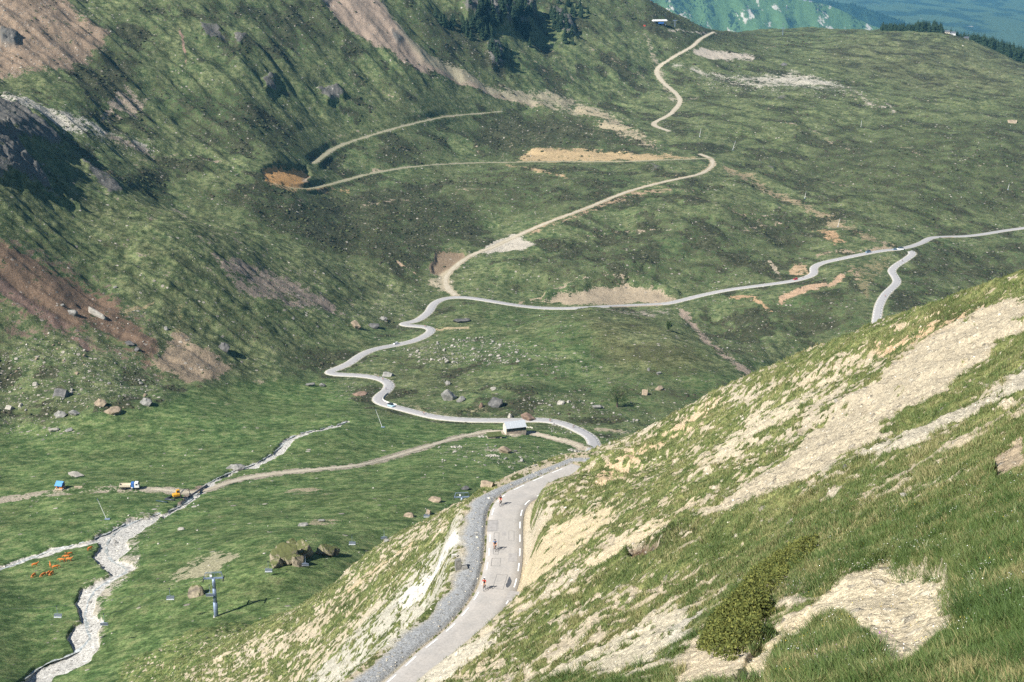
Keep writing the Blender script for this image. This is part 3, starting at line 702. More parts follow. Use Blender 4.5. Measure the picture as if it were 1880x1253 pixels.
def BN(poly, v=.9, f=26, c=None, line=None, cut=False):
    m = p1.mask(poly, f, True, line)
    if cut: nbare[:] = nbare*(1-m)+(min(v+.08, .45) if v > .2 else v+.15)*m
    else: np.maximum(nbare, m*v, out=nbare)
    if c: soil[:] = soil*(1-m[..., None])+np.array(c, np.float32)*m[..., None]
# green bands first (little bare), then the bare ones
for poly, v in (([(1900,515),(1700,575),(1500,648),(1340,715),(1400,720),(1560,660),(1700,610),(1900,545)], .12), ([(1900,610),(1800,700),(1720,750),(1650,790),(1540,860),(1560,870),(1700,800),(1800,740),(1900,650)], .12),
                ([(1240,790),(1400,740),(1560,690),(1600,690),(1500,740),(1360,800),(1200,860),(1080,900),(1000,930),(1000,910),(1100,850)], .30), ([(980,960),(1080,900),(1300,850),(1380,850),(1250,920),(1120,960),(1010,1000)], .32),
                ([(1240,980),(1400,960),(1600,930),(1560,980),(1480,1010),(1380,1060),(1280,1080),(1180,1110),(1080,1120),(1160,1040)], .22), ([(860,1210),(980,1120),(1100,1090),(1180,1100),(1100,1150),(1000,1200),(900,1270)], .35),
                ([(1460,1010),(1600,970),(1900,850),(1900,1000),(1760,1040),(1700,1000),(1560,1030),(1440,1110)], .14), ([(1740,1040),(1900,980),(1900,1300),(1640,1300),(1700,1200),(1770,1130)], .10),
                ([(1440,1170),(1560,1120),(1600,1200),(1680,1220),(1640,1300),(1440,1300)], .22), ([(500,1050),(640,1080),(480,1180),(300,1260),(200,1260),(350,1160)], .14)):
    BN(poly, v, 40, None, None, True)
for poly, v, c in (([(1900,550),(1799,580),(1717,621),(1666,655),(1630,690),(1560,740),(1500,790),(1440,850),(1360,910),(1280,960),(1240,985),(1300,975),(1400,955),(1480,915),(1598,836),(1666,778),(1744,727),(1800,683),(1860,625),(1900,590)], .84, (.42,.365,.265)),
    ([(1900,680),(1800,750),(1700,800),(1560,880),(1480,930),(1560,910),(1680,850),(1800,790),(1900,750)], .74, (.44,.40,.31)),
    ([(962,1000),(985,985),(1010,958),(1080,935),(1140,915),(1130,950),(1060,1010),(1000,1070),(965,1095),(945,1125)], .72, (.46,.385,.25)),
    ([(1070,1040),(1140,1000),(1240,930),(1300,900),(1280,930),(1180,1000),(1090,1060)], .72, (.50,.42,.28)),
    ([(831,1194),(906,1158),(960,1130),(893,1197),(811,1270),(700,1290)], .80, (.46,.42,.33)),
    ([(960,1270),(1063,1208),(1165,1160),(1260,1110),(1280,1200),(1165,1270)], .66, (.48,.43,.32)),
    ([(1230,1167),(1274,1133),(1342,1078),(1362,1060),(1345,1085),(1298,1133),(1262,1205),(1230,1240)], .86, (.50,.46,.37)),
    ([(1240,1240),(1280,1200),(1400,1190),(1440,1270),(1240,1280)], .88, (.52,.44,.31)),
    ([(1380,760),(1480,715),(1560,680),(1540,715),(1440,780),(1340,840),(1280,880),(1320,820)], .72, (.48,.42,.30)),
    ([(1080,870),(1200,810),(1330,740),(1300,780),(1180,850),(1100,900)], .55, (.50,.38,.24)),
    ([(1600,640),(1700,600),(1840,560),(1760,600),(1640,660)], .60, (.50,.36,.22)),
    ([(848,985),(800,1005),(740,1080),(640,1180),(540,1270),(720,1270),(800,1170),(850,1080)], .60, (.405,.385,.315)),
    ([(700,1010),(640,1060),(600,1100)], .0, None)):
    if v: BN(poly, v, 26, c)
BN([(640,1090),(700,1040),(760,1000)], .7, 10, (.48,.38,.24), 4); BN([(480,1200),(560,1150),(640,1120)], .6, 12, (.44,.38,.26), 6); BN([(380,1230),(470,1180),(520,1160)], .6, 12, (.44,.38,.26), 5)
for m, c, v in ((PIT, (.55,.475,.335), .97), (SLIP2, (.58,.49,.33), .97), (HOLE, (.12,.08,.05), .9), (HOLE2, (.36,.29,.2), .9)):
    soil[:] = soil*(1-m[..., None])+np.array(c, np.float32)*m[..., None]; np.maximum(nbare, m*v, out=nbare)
WASH = np.clip(1.1+1.6*fbm(nx_/1.6, ny_/1.6, 3, 133), 0, 1)*p1.mask([(726,1128),(745,1094),(780,1068),(806,1052),(836,1040),(848,1054),(812,1078),(776,1104),(748,1122)], 12)
soil[:] = soil*(1-WASH[..., None])+np.array((.60,.585,.54), np.float32)*WASH[..., None]; np.maximum(nbare, WASH*.99, out=nbare)
bk = bermc[..., None]; soil[:] = soil*(1-bk)+np.array((.30,.31,.315), np.float32)*bk; nbare = np.maximum(nbare, bermc*.99)
edge = np.where(SN > 0, sstep(5.2, 3.4, DN+NN[0]*.8), 0); nbare = np.maximum(nbare, edge*.75)
nhth = np.clip(.10+.25*nb, 0, .5)*(1-bermc)*(1-edge)
for poly, v in (([(1140,1050),(1150,1010),(1230,990),(1290,1000),(1230,1040)], .8), ([(1530,880),(1600,860),(1640,840)], .4), ([(1700,590),(1830,560),(1740,610)], .8), ([(560,1140),(700,1060),(640,1130),(460,1220)], .45)):
    nhth = np.maximum(nhth, p1.mask(poly, 26)*v)
nst = np.maximum(nst, sstep(.6, .95, nbare)*.7); nst = np.maximum(nst, bermc*.6); nst = nst*sstep(2.8, 3.6, DN)
# final bare / turf pattern: ragged, drawn out along the fall line; turf stands a hand above the soil
mids = sstep(70, 120, NEAR.Y)*kr
jn = .40*fbm(ac/3.2, al/7, 3, 151)+(.42+.30*mids)*fbm(ac/1.0, al/1.7, 3, 152)+.20*fbm(nx_/.28, ny_/.28, 2, 153)
nfb = sstep(.40, .60, nbare+jn*np.clip(1.15-.55*np.abs(nbare-.5)*2, .35, 1))
hardm = np.clip(bermc+edge, 0, 1); nfb = np.maximum(nfb, hardm)
turf = (1-nfb)*kr; NEAR.Z += turf*.16*np.clip(NEAR.Y/70, .45, 1.6)
NEAR.Z += turf*mids*.32*fbm(nx_/1.5, ny_/1.5, 3, 158)
NEAR.Z += nfb*kr*(.16*fbm(ac/1.1, al/6, 3, 155, ridged=True)+.10*fbm(nx_/.8, ny_/.8, 3, 156))*np.clip(NEAR.Y/70, .5, 1.5)
lip = np.clip(1-np.abs(nfb-.5)*2.6, 0, 1)[..., None]*(1-hardm[..., None]); soil[:] = soil*(1-.35*lip)+np.array((.24,.175,.10), np.float32)*.35*lip
keep = NEAR.Z > FAR.sample(NEAR.X, NEAR.Y)-6
hill, hidx = grid_mesh(NEAR, 'near_hillside', M_NEAR, keep); tag(hill, kind='structure')
finish_ground(hill, hidx, ncol, soil, nhth, nst, nfb)
# ================================================================ ROADS
def asphalt(name, base, patch):
    m, nt, bs = newmat(name); g = NT(nt); P = g.n('TexCoord').outputs['Object']
    n1 = g.noise(P, .35, 7, .6); n2 = g.noise(P, 3., 6, .7); n3 = g.noise(P, 30., 2, .5)
    c = g.mix(g.rng(n1, .35, .66, 0, 1), (*base, 1), (*patch, 1))
    k = g.math('MULTIPLY', g.rng(n2, .3, .7, .82, 1.15), g.rng(n3, .3, .7, .8, 1.2)); kc = g.n('CombineXYZ'); [g.put(kc.inputs[i], k) for i in range(3)]
    c = g.mix(1., c, kc.outputs[0], 'MULTIPLY'); g.l(c, bs.inputs['Base Color']); bs.inputs['Roughness'].default_value = .85; bs.inputs['Specular IOR Level'].default_value = .25
    b = g.n('Bump'); b.inputs['Strength'].default_value = .3; b.inputs['Distance'].default_value = .02; g.l(n3, b.inputs['Height']); g.l(b.outputs[0], bs.inputs['Normal'])
    return m
M_ASPH = asphalt('worn_asphalt', (.385,.36,.33), (.325,.31,.29))
M_ASPH_F = asphalt('grey_asphalt', (.35,.34,.335), (.30,.295,.295))
M_VERGE = simple('pale_gravel_verge', (.42,.395,.33), .95, 0, .25, 1.5)
M_PAINT = simple('white_road_paint', (.78,.78,.75), .6, 0, .12, 3.)
M_BLOT = simple('dark_blot_coat', (.075,.08,.09), .7, 0, .25, 5.)
M_PATCH = simple('asphalt_repair', (.315,.30,.285), .85, 0, .12, 2.)
def frame2(P):
    d = np.gradient(P[:, :2], axis=0); d /= np.linalg.norm(d, axis=1)[:, None]+1e-9
    for k in range(2): d[:, k] = smooth1(d[:, k], 2)
    d /= np.linalg.norm(d, axis=1)[:, None]+1e-9
    return d, np.stack([d[:, 1], -d[:, 0]], 1)          # tangent, right-hand side
def ribbon(name, P, offs, zo, mat, ends=None):
    """a strip of road: offs = offsets to the right of the line (metres), zo = height of each"""
    d, nrm = frame2(P); V = []
    for o, z in zip(offs, zo):
        oo = np.full(len(P), o, float)
        V.append(np.c_[P[:, :2]+nrm*oo[:, None], P[:, 2]+z])
    n, m = len(P), len(offs); V = np.concatenate(V)
    i = np.arange(n-1); Fq = [np.stack([k*n+i, (k+1)*n+i, (k+1)*n+i+1, k*n+i+1], 1) for k in range(m-1)]
    return mesh_np(name, V, np.concatenate(Fq)[:, ::-1], mat, smooth=True)
for k, P in ROADS.items():
    tag(ribbon('road', P, [-3.5,-3.3,-1.4,0,1.4,3.3,3.5], [-.35,.03,.06,.08,.06,.03,-.35], M_ASPH_F), kind='structure')
    for s in (-1, 1):
        tag(ribbon('road_verge', P, sorted([s*3.2,s*3.75,s*4.2]), [.045,.05,-.5] if s > 0 else [-.5,.05,.045], M_VERGE), kind='structure')
def dashes(name, P, offs, L, gap, wdt, z, mat):
    s = np.r_[0, np.cumsum(np.linalg.norm(np.diff(P[:, :2], axis=0), axis=1))]; d, nrm = frame2(P); V = []; Fc = []
    for o in offs:
        a = 0.
        while a+L < s[-1]:
            q = np.linspace(a, a+L, 5)
            c = np.stack([np.interp(q, s, P[:, k]) for k in range(3)], 1); nn_ = np.stack([np.interp(q, s, nrm[:, k]) for k in range(2)], 1)
            b = len(V)
            for j in range(5):
                for e in (-wdt/2, wdt/2): V.append((c[j,0]+nn_[j,0]*(o+e), c[j,1]+nn_[j,1]*(o+e), c[j,2]+z))
            for j in range(4): Fc.append((b+2*j, b+2*j+1, b+2*j+3, b+2*j+2))
            a += L+gap
    return tag(mesh_np(name, np.array(V), np.array(Fc)[:, ::-1], mat), kind='structure')
# the far stretch with dashed edges
Pf = ROADS['house']; uf, vf = project(*Pf.T); k0 = np.nonzero((uf > 1590) & (vf > 478))[0]
dashes('road_marking', Pf[k0[0]:], (-2.75, 2.75), 3., 3.5, .34, .10, M_PAINT)
dashes('road_marking', Pf[:k0[0]], (-2.8, 2.8), 4., 2.0, .22, .10, M_PAINT)
NRIB = NRD.copy()
tag(ribbon('road', NRIB, [-3.05,-2.85,-1.4,0,1.4,2.85,3.05], [-.3,.02,.05,.06,.05,.02,-.3], M_ASPH), kind='structure')
dashes('road_marking', NRIB, (-2.42, 2.42), 3., 2.6, .20, .055, M_PAINT)
# tar-sealed repair patches
def quad_on_road(V, Fc, s0, s1, o0, o1, z):
    s = np.r_[0, np.cumsum(np.linalg.norm(np.diff(NRIB[:, :2], axis=0), axis=1))]; d, nrm = frame2(NRIB); b = len(V)
    for q, o in ((s0,o0),(s0,o1),(s1,o1),(s1,o0)):
        c = [np.interp(q, s, NRIB[:, k]) for k in range(3)]; n_ = [np.interp(q, s, nrm[:, k]) for k in range(2)]
        V.append((c[0]+n_[0]*o, c[1]+n_[1]*o, c[2]+z))
    Fc.append((b+3, b+2, b+1, b))
SN_ = np.r_[0, np.cumsum(np.linalg.norm(np.diff(NRIB[:, :2], axis=0), axis=1))]; dN_, nN_ = frame2(NRIB)
def road_so(u, v):
    """where a pixel falls on the near road: (distance along, offset to the right)"""
    t, q = ray(u, v); y = 200.
    for _ in range(8):
        j = np.argmin((NRIB[:, 0]-t*y)**2+(NRIB[:, 1]-y)**2); y = (NRIB[j, 2]+.05)/q
    j = np.argmin((NRIB[:, 0]-t*y)**2+(NRIB[:, 1]-y)**2); w = np.array([t*y, y])-NRIB[j, :2]
    return SN_[j]+w@dN_[j], w@nN_[j]
def outline(uvs, wd=.07):
    pts = [road_so(*p) for p in uvs]; s0, s1 = min(p[0] for p in pts), max(p[0] for p in pts); o0, o1 = min(p[1] for p in pts), max(p[1] for p in pts)
    for a in ((s0,s0+wd*1.4,o0,o1),(s1-wd*1.4,s1,o0,o1),(s0,s1,o0,o0+wd),(s0,s1,o1-wd,o1)): quad_on_road(TV, TF, *a, .064)
TV, TF = [], []
outline([(903,1025),(918,1040)]); outline([(912,1055),(924,1083)]); outline([(907,978),(915,1018)], .05); outline([(895,955),(912,975)], .05); outline([(934,975),(944,993)], .05)
tag(mesh_np('tar_seal_line', np.array(TV), np.array(TF), simple('faded_tar_seal', (.20,.195,.185), .8, 0, .25, 5.)), kind='structure')
TV2, TF2 = [], []
for a, b in (((922,977),(929,984)), ((934,1016),(949,1032)), ((935,1085),(950,1105)), ((896,956),(914,976))):
    pa, pb = road_so(*a), road_so(*b); quad_on_road(TV2, TF2, min(pa[0],pb[0]), max(pa[0],pb[0]), min(pa[1],pb[1]), max(pa[1],pb[1]), .062)
tag(mesh_np('asphalt_patch', np.array(TV2), np.array(TF2), M_PATCH), kind='structure')
# dark irregular flat blot in the right-hand lane
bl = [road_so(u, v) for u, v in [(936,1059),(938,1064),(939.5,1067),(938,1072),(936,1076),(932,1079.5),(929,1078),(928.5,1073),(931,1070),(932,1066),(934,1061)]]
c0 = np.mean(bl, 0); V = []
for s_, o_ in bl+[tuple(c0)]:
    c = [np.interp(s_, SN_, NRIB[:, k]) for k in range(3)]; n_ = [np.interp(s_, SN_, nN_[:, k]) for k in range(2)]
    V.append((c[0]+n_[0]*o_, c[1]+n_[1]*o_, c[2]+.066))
nb_ = len(bl); tag(mesh_np('dark_blot', np.array(V), np.array([(i, (i+1) % nb_, nb_) for i in range(nb_)]), M_BLOT), kind='structure')
# dirt tracks: stony wheel tracks laid on their benches
def track_mat():
    m, nt, bs = newmat('dirt_track'); g = NT(nt); P = g.n('TexCoord').outputs['Object']
    n1 = g.noise(P, .3, 7, .65); n2 = g.noise(P, 2., 6, .7)
    c = g.mix(g.rng(n1, .35, .65, 0, 1), (.43,.385,.30,1), (.33,.285,.205,1)); k = g.rng(n2, .3, .7, .7, 1.25); kc = g.n('CombineXYZ'); [g.put(kc.inputs[i], k) for i in range(3)]
    c = g.mix(1., c, kc.outputs[0], 'MULTIPLY'); g.l(c, bs.inputs['Base Color']); bs.inputs['Roughness'].default_value = .95
    return m
M_TRACK = track_mat()
for k, hw in (('dirt', 1.9), ('plateau', 2.2), ('meadow', 1.25), ('yard', 1.5)):
    P = TRACKS[k]
    if k == 'meadow': P = P[project(*P.T)[0] > 268]
    d, nrm = frame2(P); n_ = len(P)
    wv = hw*(1+.28*np.interp(np.arange(n_), np.arange(0, n_+8, 4), RNG.normal(0, 1, len(np.arange(0, n_+8, 4)))))
    wv = np.clip(wv, hw*.55, hw*1.6)
    V = np.concatenate([np.c_[P[:, :2]-nrm*wv[:, None], P[:, 2]-.02], np.c_[P[:, :2], P[:, 2]+.06], np.c_[P[:, :2]+nrm*wv[:, None], P[:, 2]-.02]])
    i = np.arange(n_-1); Fq = np.concatenate([np.stack([q*n_+i, (q+1)*n_+i, (q+1)*n_+i+1, q*n_+i+1], 1) for q in range(2)])
    tag(mesh_np('dirt_path', V, Fq[:, ::-1], M_TRACK, smooth=True), kind='structure')
# thin water in the stream beds
m, nt, bs = newmat('stream_water'); g = NT(nt); P = g.n('TexCoord').outputs['Object']; nz = g.noise(P, .9, 6, .7)
g.l(g.mix(g.rng(nz, .45, .62, 0, 1), (.23,.25,.24,1), (.66,.68,.67,1)), bs.inputs['Base Color']); bs.inputs['Roughness'].default_value = .25
b = g.n('Bump'); b.inputs['Strength'].default_value = .5; b.inputs['Distance'].default_value = .2; g.l(g.noise(P, 2.2, 5, .6), b.inputs['Height']); g.l(b.outputs[0], bs.inputs['Normal'])
M_WATER = m
for uvs, hw in (([(40,1248),(90,1215),(140,1198),(165,1178),(160,1150),(158,1120),(175,1085),(210,1063),(235,1048),(205,1030),(195,1010),(205,985),(240,962),(285,945),(310,938),(345,922),(365,903),(385,886),(420,868),(465,853),(500,832),(520,815),(545,798),(600,785),(636,775)], .55),
                ([(-40,1056),(20,1040),(80,1016),(140,1000),(190,982),(230,962)], .5)):
    Q = resample(catmull(uvs, 6), 3.); pts = [FAR.hit(u, v) for u, v in Q]; P = resample(np.array([p for p in pts if p is not None]), 1.5)
    for k in range(2): P[:, k] = smooth1(P[:, k], 3)
    P[:, 2] = smooth1(FAR.sample(P[:, 0], P[:, 1]), 4)+.06
    d, nrm = frame2(P); wv = hw*np.clip(1+.5*np.interp(np.arange(len(P)), np.arange(0, len(P)+6, 3), RNG.normal(0, 1, len(np.arange(0, len(P)+6, 3)))), .3, 2.)
    V = np.concatenate([np.c_[P[:, :2]-nrm*wv[:, None], P[:, 2]], np.c_[P[:, :2]+nrm*wv[:, None], P[:, 2]]]); n_ = len(P); i = np.arange(n_-1)
    tag(mesh_np('stream', V, np.stack([i, i+1, n_+i+1, n_+i], 1), M_WATER, smooth=True), kind='structure')
# ================================================================ FAR HILLS AND AIR
def hill(name, crest, y0, front, back, slope, mat, seed, amp, t_ext=(-.1, .6), nt_=420, ny=160):
    cu = np.array([c[0] for c in crest], float); cv = np.array([c[1] for c in crest], float)
    tq = np.array([ray(u, v) for u, v in crest])
    T = np.linspace(*t_ext, nt_); qc = np.interp(T, tq[:, 0], tq[:, 1])
    qc = smooth1(qc, 6)
    Y = y0+np.linspace(-front, back, ny)[:, None]*np.ones(nt_); X = T[None]*Y
    D = np.where(Y < y0, (y0-Y)*slope, (Y-y0)*.5)
    base = qc[None]*y0-D
    nz = amp*(fbm(X/(amp*7), Y/(amp*14), 5, seed)+.6*fbm(X/(amp*3), Y/(amp*9), 5, seed+5, ridged=True))*np.clip(.25+D/(amp*3), 0, 1)
    Z = base+nz
    V = np.stack([X, Y, Z], -1).reshape(-1, 3); i = np.arange(nt_*ny).reshape(ny, nt_)
    Q = np.stack([i[:-1, :-1], i[:-1, 1:], i[1:, 1:], i[1:, :-1]], -1).reshape(-1, 4)
    o = tag(mesh_np(name, V, Q, mat, smooth=True), kind='structure')
    def at(t, y):
        j = np.clip((np.asarray(t)-T[0])/(T[1]-T[0]), 0, nt_-1.01).astype(int); r = np.clip((np.asarray(y)-Y[0, 0])/(Y[1, 0]-Y[0, 0]), 0, ny-1.01).astype(int)
        return Z[r, j]
    return o, at
def hill_mat(name, grass, forest, rock, s, fthr, rthr):
    m, nt, bs = newmat(name); g = NT(nt); P = g.n('TexCoord').outputs['Object']
    mp = g.n('Mapping'); g.l(P, mp.inputs['Vector']); mp.inputs['Scale'].default_value = (1, .35, .5); mp.inputs['Rotation'].default_value = (0, 0, .5)
    n1 = g.noise(mp.outputs[0], s, 8, .62); n2 = g.noise(P, s*7, 6, .7); n3 = g.noise(mp.outputs[0], s*2.1, 8, .6, .4)
    c = g.mix(g.rng(n2, .3, .7, 0, 1), (*[x*.75 for x in grass], 1), (*[x*1.2 for x in grass], 1))
    f = g.rng(g.math('ADD', n1, g.math('MULTIPLY', g.math('SUBTRACT', n2, .5), .5)), fthr, fthr+.05, 0, 1)
    c = g.mix(f, c, g.mix(g.rng(n2, .35, .65, 0, 1), (*[x*.5 for x in forest], 1), (*[x*1.4 for x in forest], 1)))
    r = g.rng(g.math('ADD', n3, g.math('MULTIPLY', g.math('SUBTRACT', n2, .5), .3)), rthr, rthr+.05, 0, 1)
    c = g.mix(r, c, (*rock, 1)); g.l(c, bs.inputs['Base Color']); bs.inputs['Roughness'].default_value = .95; bs.inputs['Specular IOR Level'].default_value = .1
    b = g.n('Bump'); b.inputs['Strength'].default_value = .8; b.inputs['Distance'].default_value = .8/s*.1; g.l(n2, b.inputs['Height']); g.l(b.outputs[0], bs.inputs['Normal'])
    return m
hA, atA = hill('green_mountain', [(900,-90),(1150,-70),(1300,-45),(1460,-4),(1530,14),(1600,46),(1650,66),(1740,80),(1900,110),(2200,160)], 10000, 2000, 2000, .55,
     hill_mat('green_mountain_side', (.080,.140,.052), (.016,.032,.018), (.42,.39,.33), .0055, .53, .585), 301, 85)
hB, atB = hill('forest_ridge', [(1100,-80),(1400,-30),(1470,-2),(1560,8),(1620,26),(1680,50),(1725,64),(1800,90),(2000,140)], 12000, 2000, 2000, .5,
     hill_mat('forest_ridge_side', (.03,.055,.025), (.014,.030,.017), (.2,.2,.15), .010, .40, .75), 311, 55)
hC, atC = hill('far_mountain', [(600,-190),(1300,-170),(1600,-150),(1900,-130),(2300,-120)], 42000, 11000, 5000, .5,
     hill_mat('far_mountain_side', (.045,.075,.045), (.014,.03,.02), (.42,.40,.36), .0013, .46, .63), 321, 300, (-.1, .62), 500, 260)
hD, atD = hill('right_far_slope', [(1700,70),(1800,52),(1860,34),(1900,15),(2000,-30),(2300,-80)], 26000, 3000, 3000, .5,
     hill_mat('right_far_side', (.04,.07,.035), (.014,.03,.018), (.3,.3,.26), .008, .44, .68), 331, 40, (.2, .62))
# valley floor far below, out to the foot of the hills
xx, yy = np.meshgrid(np.linspace(-30000, 30000, 120), np.linspace(3000, 48000, 90))
zz_ = -1100+60*fbm(xx/900, yy/900, 3, 341)
i = np.arange(xx.size).reshape(xx.shape)
tag(mesh_np('valley_floor', np.stack([xx, yy, zz_], -1).reshape(-1, 3), np.stack([i[:-1, :-1], i[:-1, 1:], i[1:, 1:], i[1:, :-1]], -1).reshape(-1, 4),
    hill_mat('valley_floor', (.06,.09,.04), (.02,.035,.02), (.3,.28,.24), .004, .5, .7), smooth=True), kind='structure')
# the air: one box of thin blue haze round everything
bm = bmesh.new(); bmesh.ops.create_cube(bm, size=1)
bmesh.ops.scale(bm, vec=(80000, 56000, 2600), verts=bm.verts); bmesh.ops.translate(bm, vec=(0, 24000, -940), verts=bm.verts)
m = bpy.data.materials.new('haze'); m.use_nodes = True; nt = m.node_tree
for nd in list(nt.nodes):
    if nd.type == 'BSDF_PRINCIPLED': nt.nodes.remove(nd)
pv = nt.nodes.new('ShaderNodeVolumePrincipled'); pv.inputs['Color'].default_value = (.20,.62,1,1); pv.inputs['Density'].default_value = HAZE
nt.links.new(pv.outputs[0], nt.nodes['Material Output'].inputs['Volume'])
hz = obj_bm('haze', bm, m); tag(hz, kind='stuff')
# ================================================================ THINGS
def place(u, v):
    h = NEAR.hit(u, v)
    if h is not None and h[2] > float(FAR.sample(h[0], h[1]))-.3: return Vector(h)
    h = FAR.hit(u, v)
    return Vector(h) if h is not None else None
def mpp(p): return (p[1]*cp-p[2]*sp)/F          # metres per photograph pixel at a point
def ground(x, y): return max(float(FAR.sample(x, y)), float(NEAR.sample(x, y)) if abs(x/y) < .48 and y < 480 else -1e9)
def slope_z(x, y, dx, dy): return (ground(x+dx, y+dy)-ground(x-dx, y-dy))
M_WHITE = simple('white_coat', (.78,.78,.76), .45); M_BLACKR = simple('black_rubber', (.02,.02,.02), .8); M_GLASS = simple('dark_glass', (.03,.04,.05), .08, 0, .05, 4, .7)
M_STEEL = simple('galvanised_steel', (.22,.28,.39), .5, .25, .15, 2.); M_DARK = simple('dark_metal', (.05,.055,.065), .5, .3); M_BLUE = simple('blue_coat', (.05,.15,.42), .45)
M_RED = simple('red_cloth', (.55,.03,.03), .8); M_NAVY = simple('navy_cloth', (.03,.05,.13), .8); M_BLUEC = simple('blue_cloth', (.05,.20,.42), .8); M_BLACKC = simple('black_cloth', (.018,.018,.02), .85)
M_SKIN = simple('skin', (.52,.30,.20), .6); M_HAIR = simple('brown_hair', (.06,.035,.02), .8); M_CHROME = simple('bare_alloy', (.45,.46,.48), .3, .8); M_LAMP = simple('clear_lamp', (.8,.8,.78), .2); M_TAIL = simple('red_lamp', (.4,.02,.02), .3)
M_YEL = simple('yellow_coat', (.58,.31,.03), .45); M_CONC = simple('concrete', (.55,.53,.49), .9, 0, .2, 2); M_TIMBER = simple('weathered_timber', (.42,.34,.25), .9, 0, .25, 3)
class MB:
    def __init__(s): s.bm = bmesh.new()
    def box(s, c, d, rz=0, bev=0, rx=0, ry=0):
        M = Matrix.Translation(c) @ Matrix.Rotation(rz, 4, 'Z') @ Matrix.Rotation(ry, 4, 'Y') @ Matrix.Rotation(rx, 4, 'X') @ Matrix.Diagonal((*d, 1))
        r = bmesh.ops.create_cube(s.bm, size=1, matrix=M)
        if bev: bmesh.ops.bevel(s.bm, geom=list({e for v in r['verts'] for e in v.link_edges}), offset=bev, segments=2, affect='EDGES')
        return s
    def tube(s, a, b, r, r2=None, n=8):
        a = Vector(a); b = Vector(b); d = b-a
        M = Matrix.Translation((a+b)/2) @ d.to_track_quat('Z', 'Y').to_matrix().to_4x4()
        bmesh.ops.create_cone(s.bm, cap_ends=True, segments=n, radius1=r, radius2=r if r2 is None else r2, depth=d.length, matrix=M); return s
    def ring(s, c, axis, R, r, n=20, k=6):
        q = Vector(axis).to_track_quat('Z', 'Y'); vs = []
        for i in range(n):
            a = 2*math.pi*i/n
            vs.append([s.bm.verts.new(Vector(c)+q@Vector(((R+r*math.cos(2*math.pi*j/k))*math.cos(a), (R+r*math.cos(2*math.pi*j/k))*math.sin(a), r*math.sin(2*math.pi*j/k)))) for j in range(k)])
        for i in range(n):
            for j in range(k): s.bm.faces.new((vs[i][j], vs[(i+1) % n][j], vs[(i+1) % n][(j+1) % k], vs[i][(j+1) % k]))
        return s
    def prism(s, prof, y0, y1, inset=0, axis='x'):
        """side outline (x, z) pulled from y0 to y1"""
        A = [s.bm.verts.new((x, y0, z)) for x, z in prof]; B = [s.bm.verts.new((x, y1, z)) for x, z in prof]
        n = len(prof)
        for i in range(n): s.bm.faces.new((A[i], A[(i+1) % n], B[(i+1) % n], B[i]))
        s.bm.faces.new(A[::-1]); s.bm.faces.new(B); return s
    def quad(s, *p): s.bm.faces.new([s.bm.verts.new(q) for q in p]); return s
    def out(s, name, mat, parent=None, smooth=False):
        bmesh.ops.recalc_face_normals(s.bm, faces=s.bm.faces)
        return obj_bm(name, s.bm, mat, parent, smooth)
def skin(name, joints, edges, mat, parent=None, sub=1):
    """one continuous body grown round a skeleton: joints = {name: (x, y, z, radius)}"""
    ks = list(joints); me = bpy.data.meshes.new(name)
    me.from_pydata([joints[k][:3] for k in ks], [(ks.index(a), ks.index(b)) for a, b in edges], [])
    o = bpy.data.objects.new(name, me); COL.objects.link(o); me.materials.append(mat)
    md = o.modifiers.new('skin', 'SKIN'); md.use_smooth_shade = True
    for i, k in enumerate(ks):
        sv = me.skin_vertices[0].data[i]; r = joints[k][3]; sv.radius = (r, r) if not isinstance(r, tuple) else r
        sv.use_root = (i == 0)
    m2 = o.modifiers.new('sub', 'SUBSURF'); m2.levels = sub; m2.render_levels = sub
    # keep the grown surface as plain mesh data
    dg = bpy.context.evaluated_depsgraph_get(); ev = o.evaluated_get(dg); nm = bpy.data.meshes.new_from_object(ev); nm.name = name
    o.modifiers.clear(); o.data = nm; nm.materials.clear(); nm.materials.append(mat)
    for p in nm.polygons: p.use_smooth = True
    if parent is not None: o.parent = parent
    return o
# ---------------------------------------------------------------- rocks
def rock_mat(name, base, dark, top=None, topthr=.6):
    m, nt, bs = newmat(name); g = NT(nt); P = g.n('TexCoord').outputs['Object']
    n1 = g.noise(P, .9, 8, .65); n2 = g.noise(P, 5., 6, .7)
    c = g.mix(g.rng(n1, .36, .62, 0, 1), (*dark, 1), (*base, 1)); k = g.rng(n2, .3, .7, .65, 1.3); kc = g.n('CombineXYZ'); [g.put(kc.inputs[i], k) for i in range(3)]
    c = g.mix(1., c, kc.outputs[0], 'MULTIPLY')
    if top:
        nz = g.n('SeparateXYZ'); g.l(g.n('NewGeometry').outputs['Normal'], nz.inputs[0])
        f = g.rng(g.math('ADD', nz.outputs[2], g.math('MULTIPLY', g.math('SUBTRACT', n1, .5), 1.2)), topthr, topthr+.18, 0, 1)
        tc = g.mix(g.rng(n2, .3, .7, 0, 1), (*[x*.6 for x in top], 1), (*[x*1.25 for x in top], 1)); c = g.mix(f, c, tc)
    g.l(c, bs.inputs['Base Color']); bs.inputs['Roughness'].default_value = .92; bs.inputs['Specular IOR Level'].default_value = .15
    b = g.n('Bump'); b.inputs['Strength'].default_value = .8; b.inputs['Distance'].default_value = .15; g.l(n1, b.inputs['Height']); g.l(b.outputs[0], bs.inputs['Normal'])
    return m
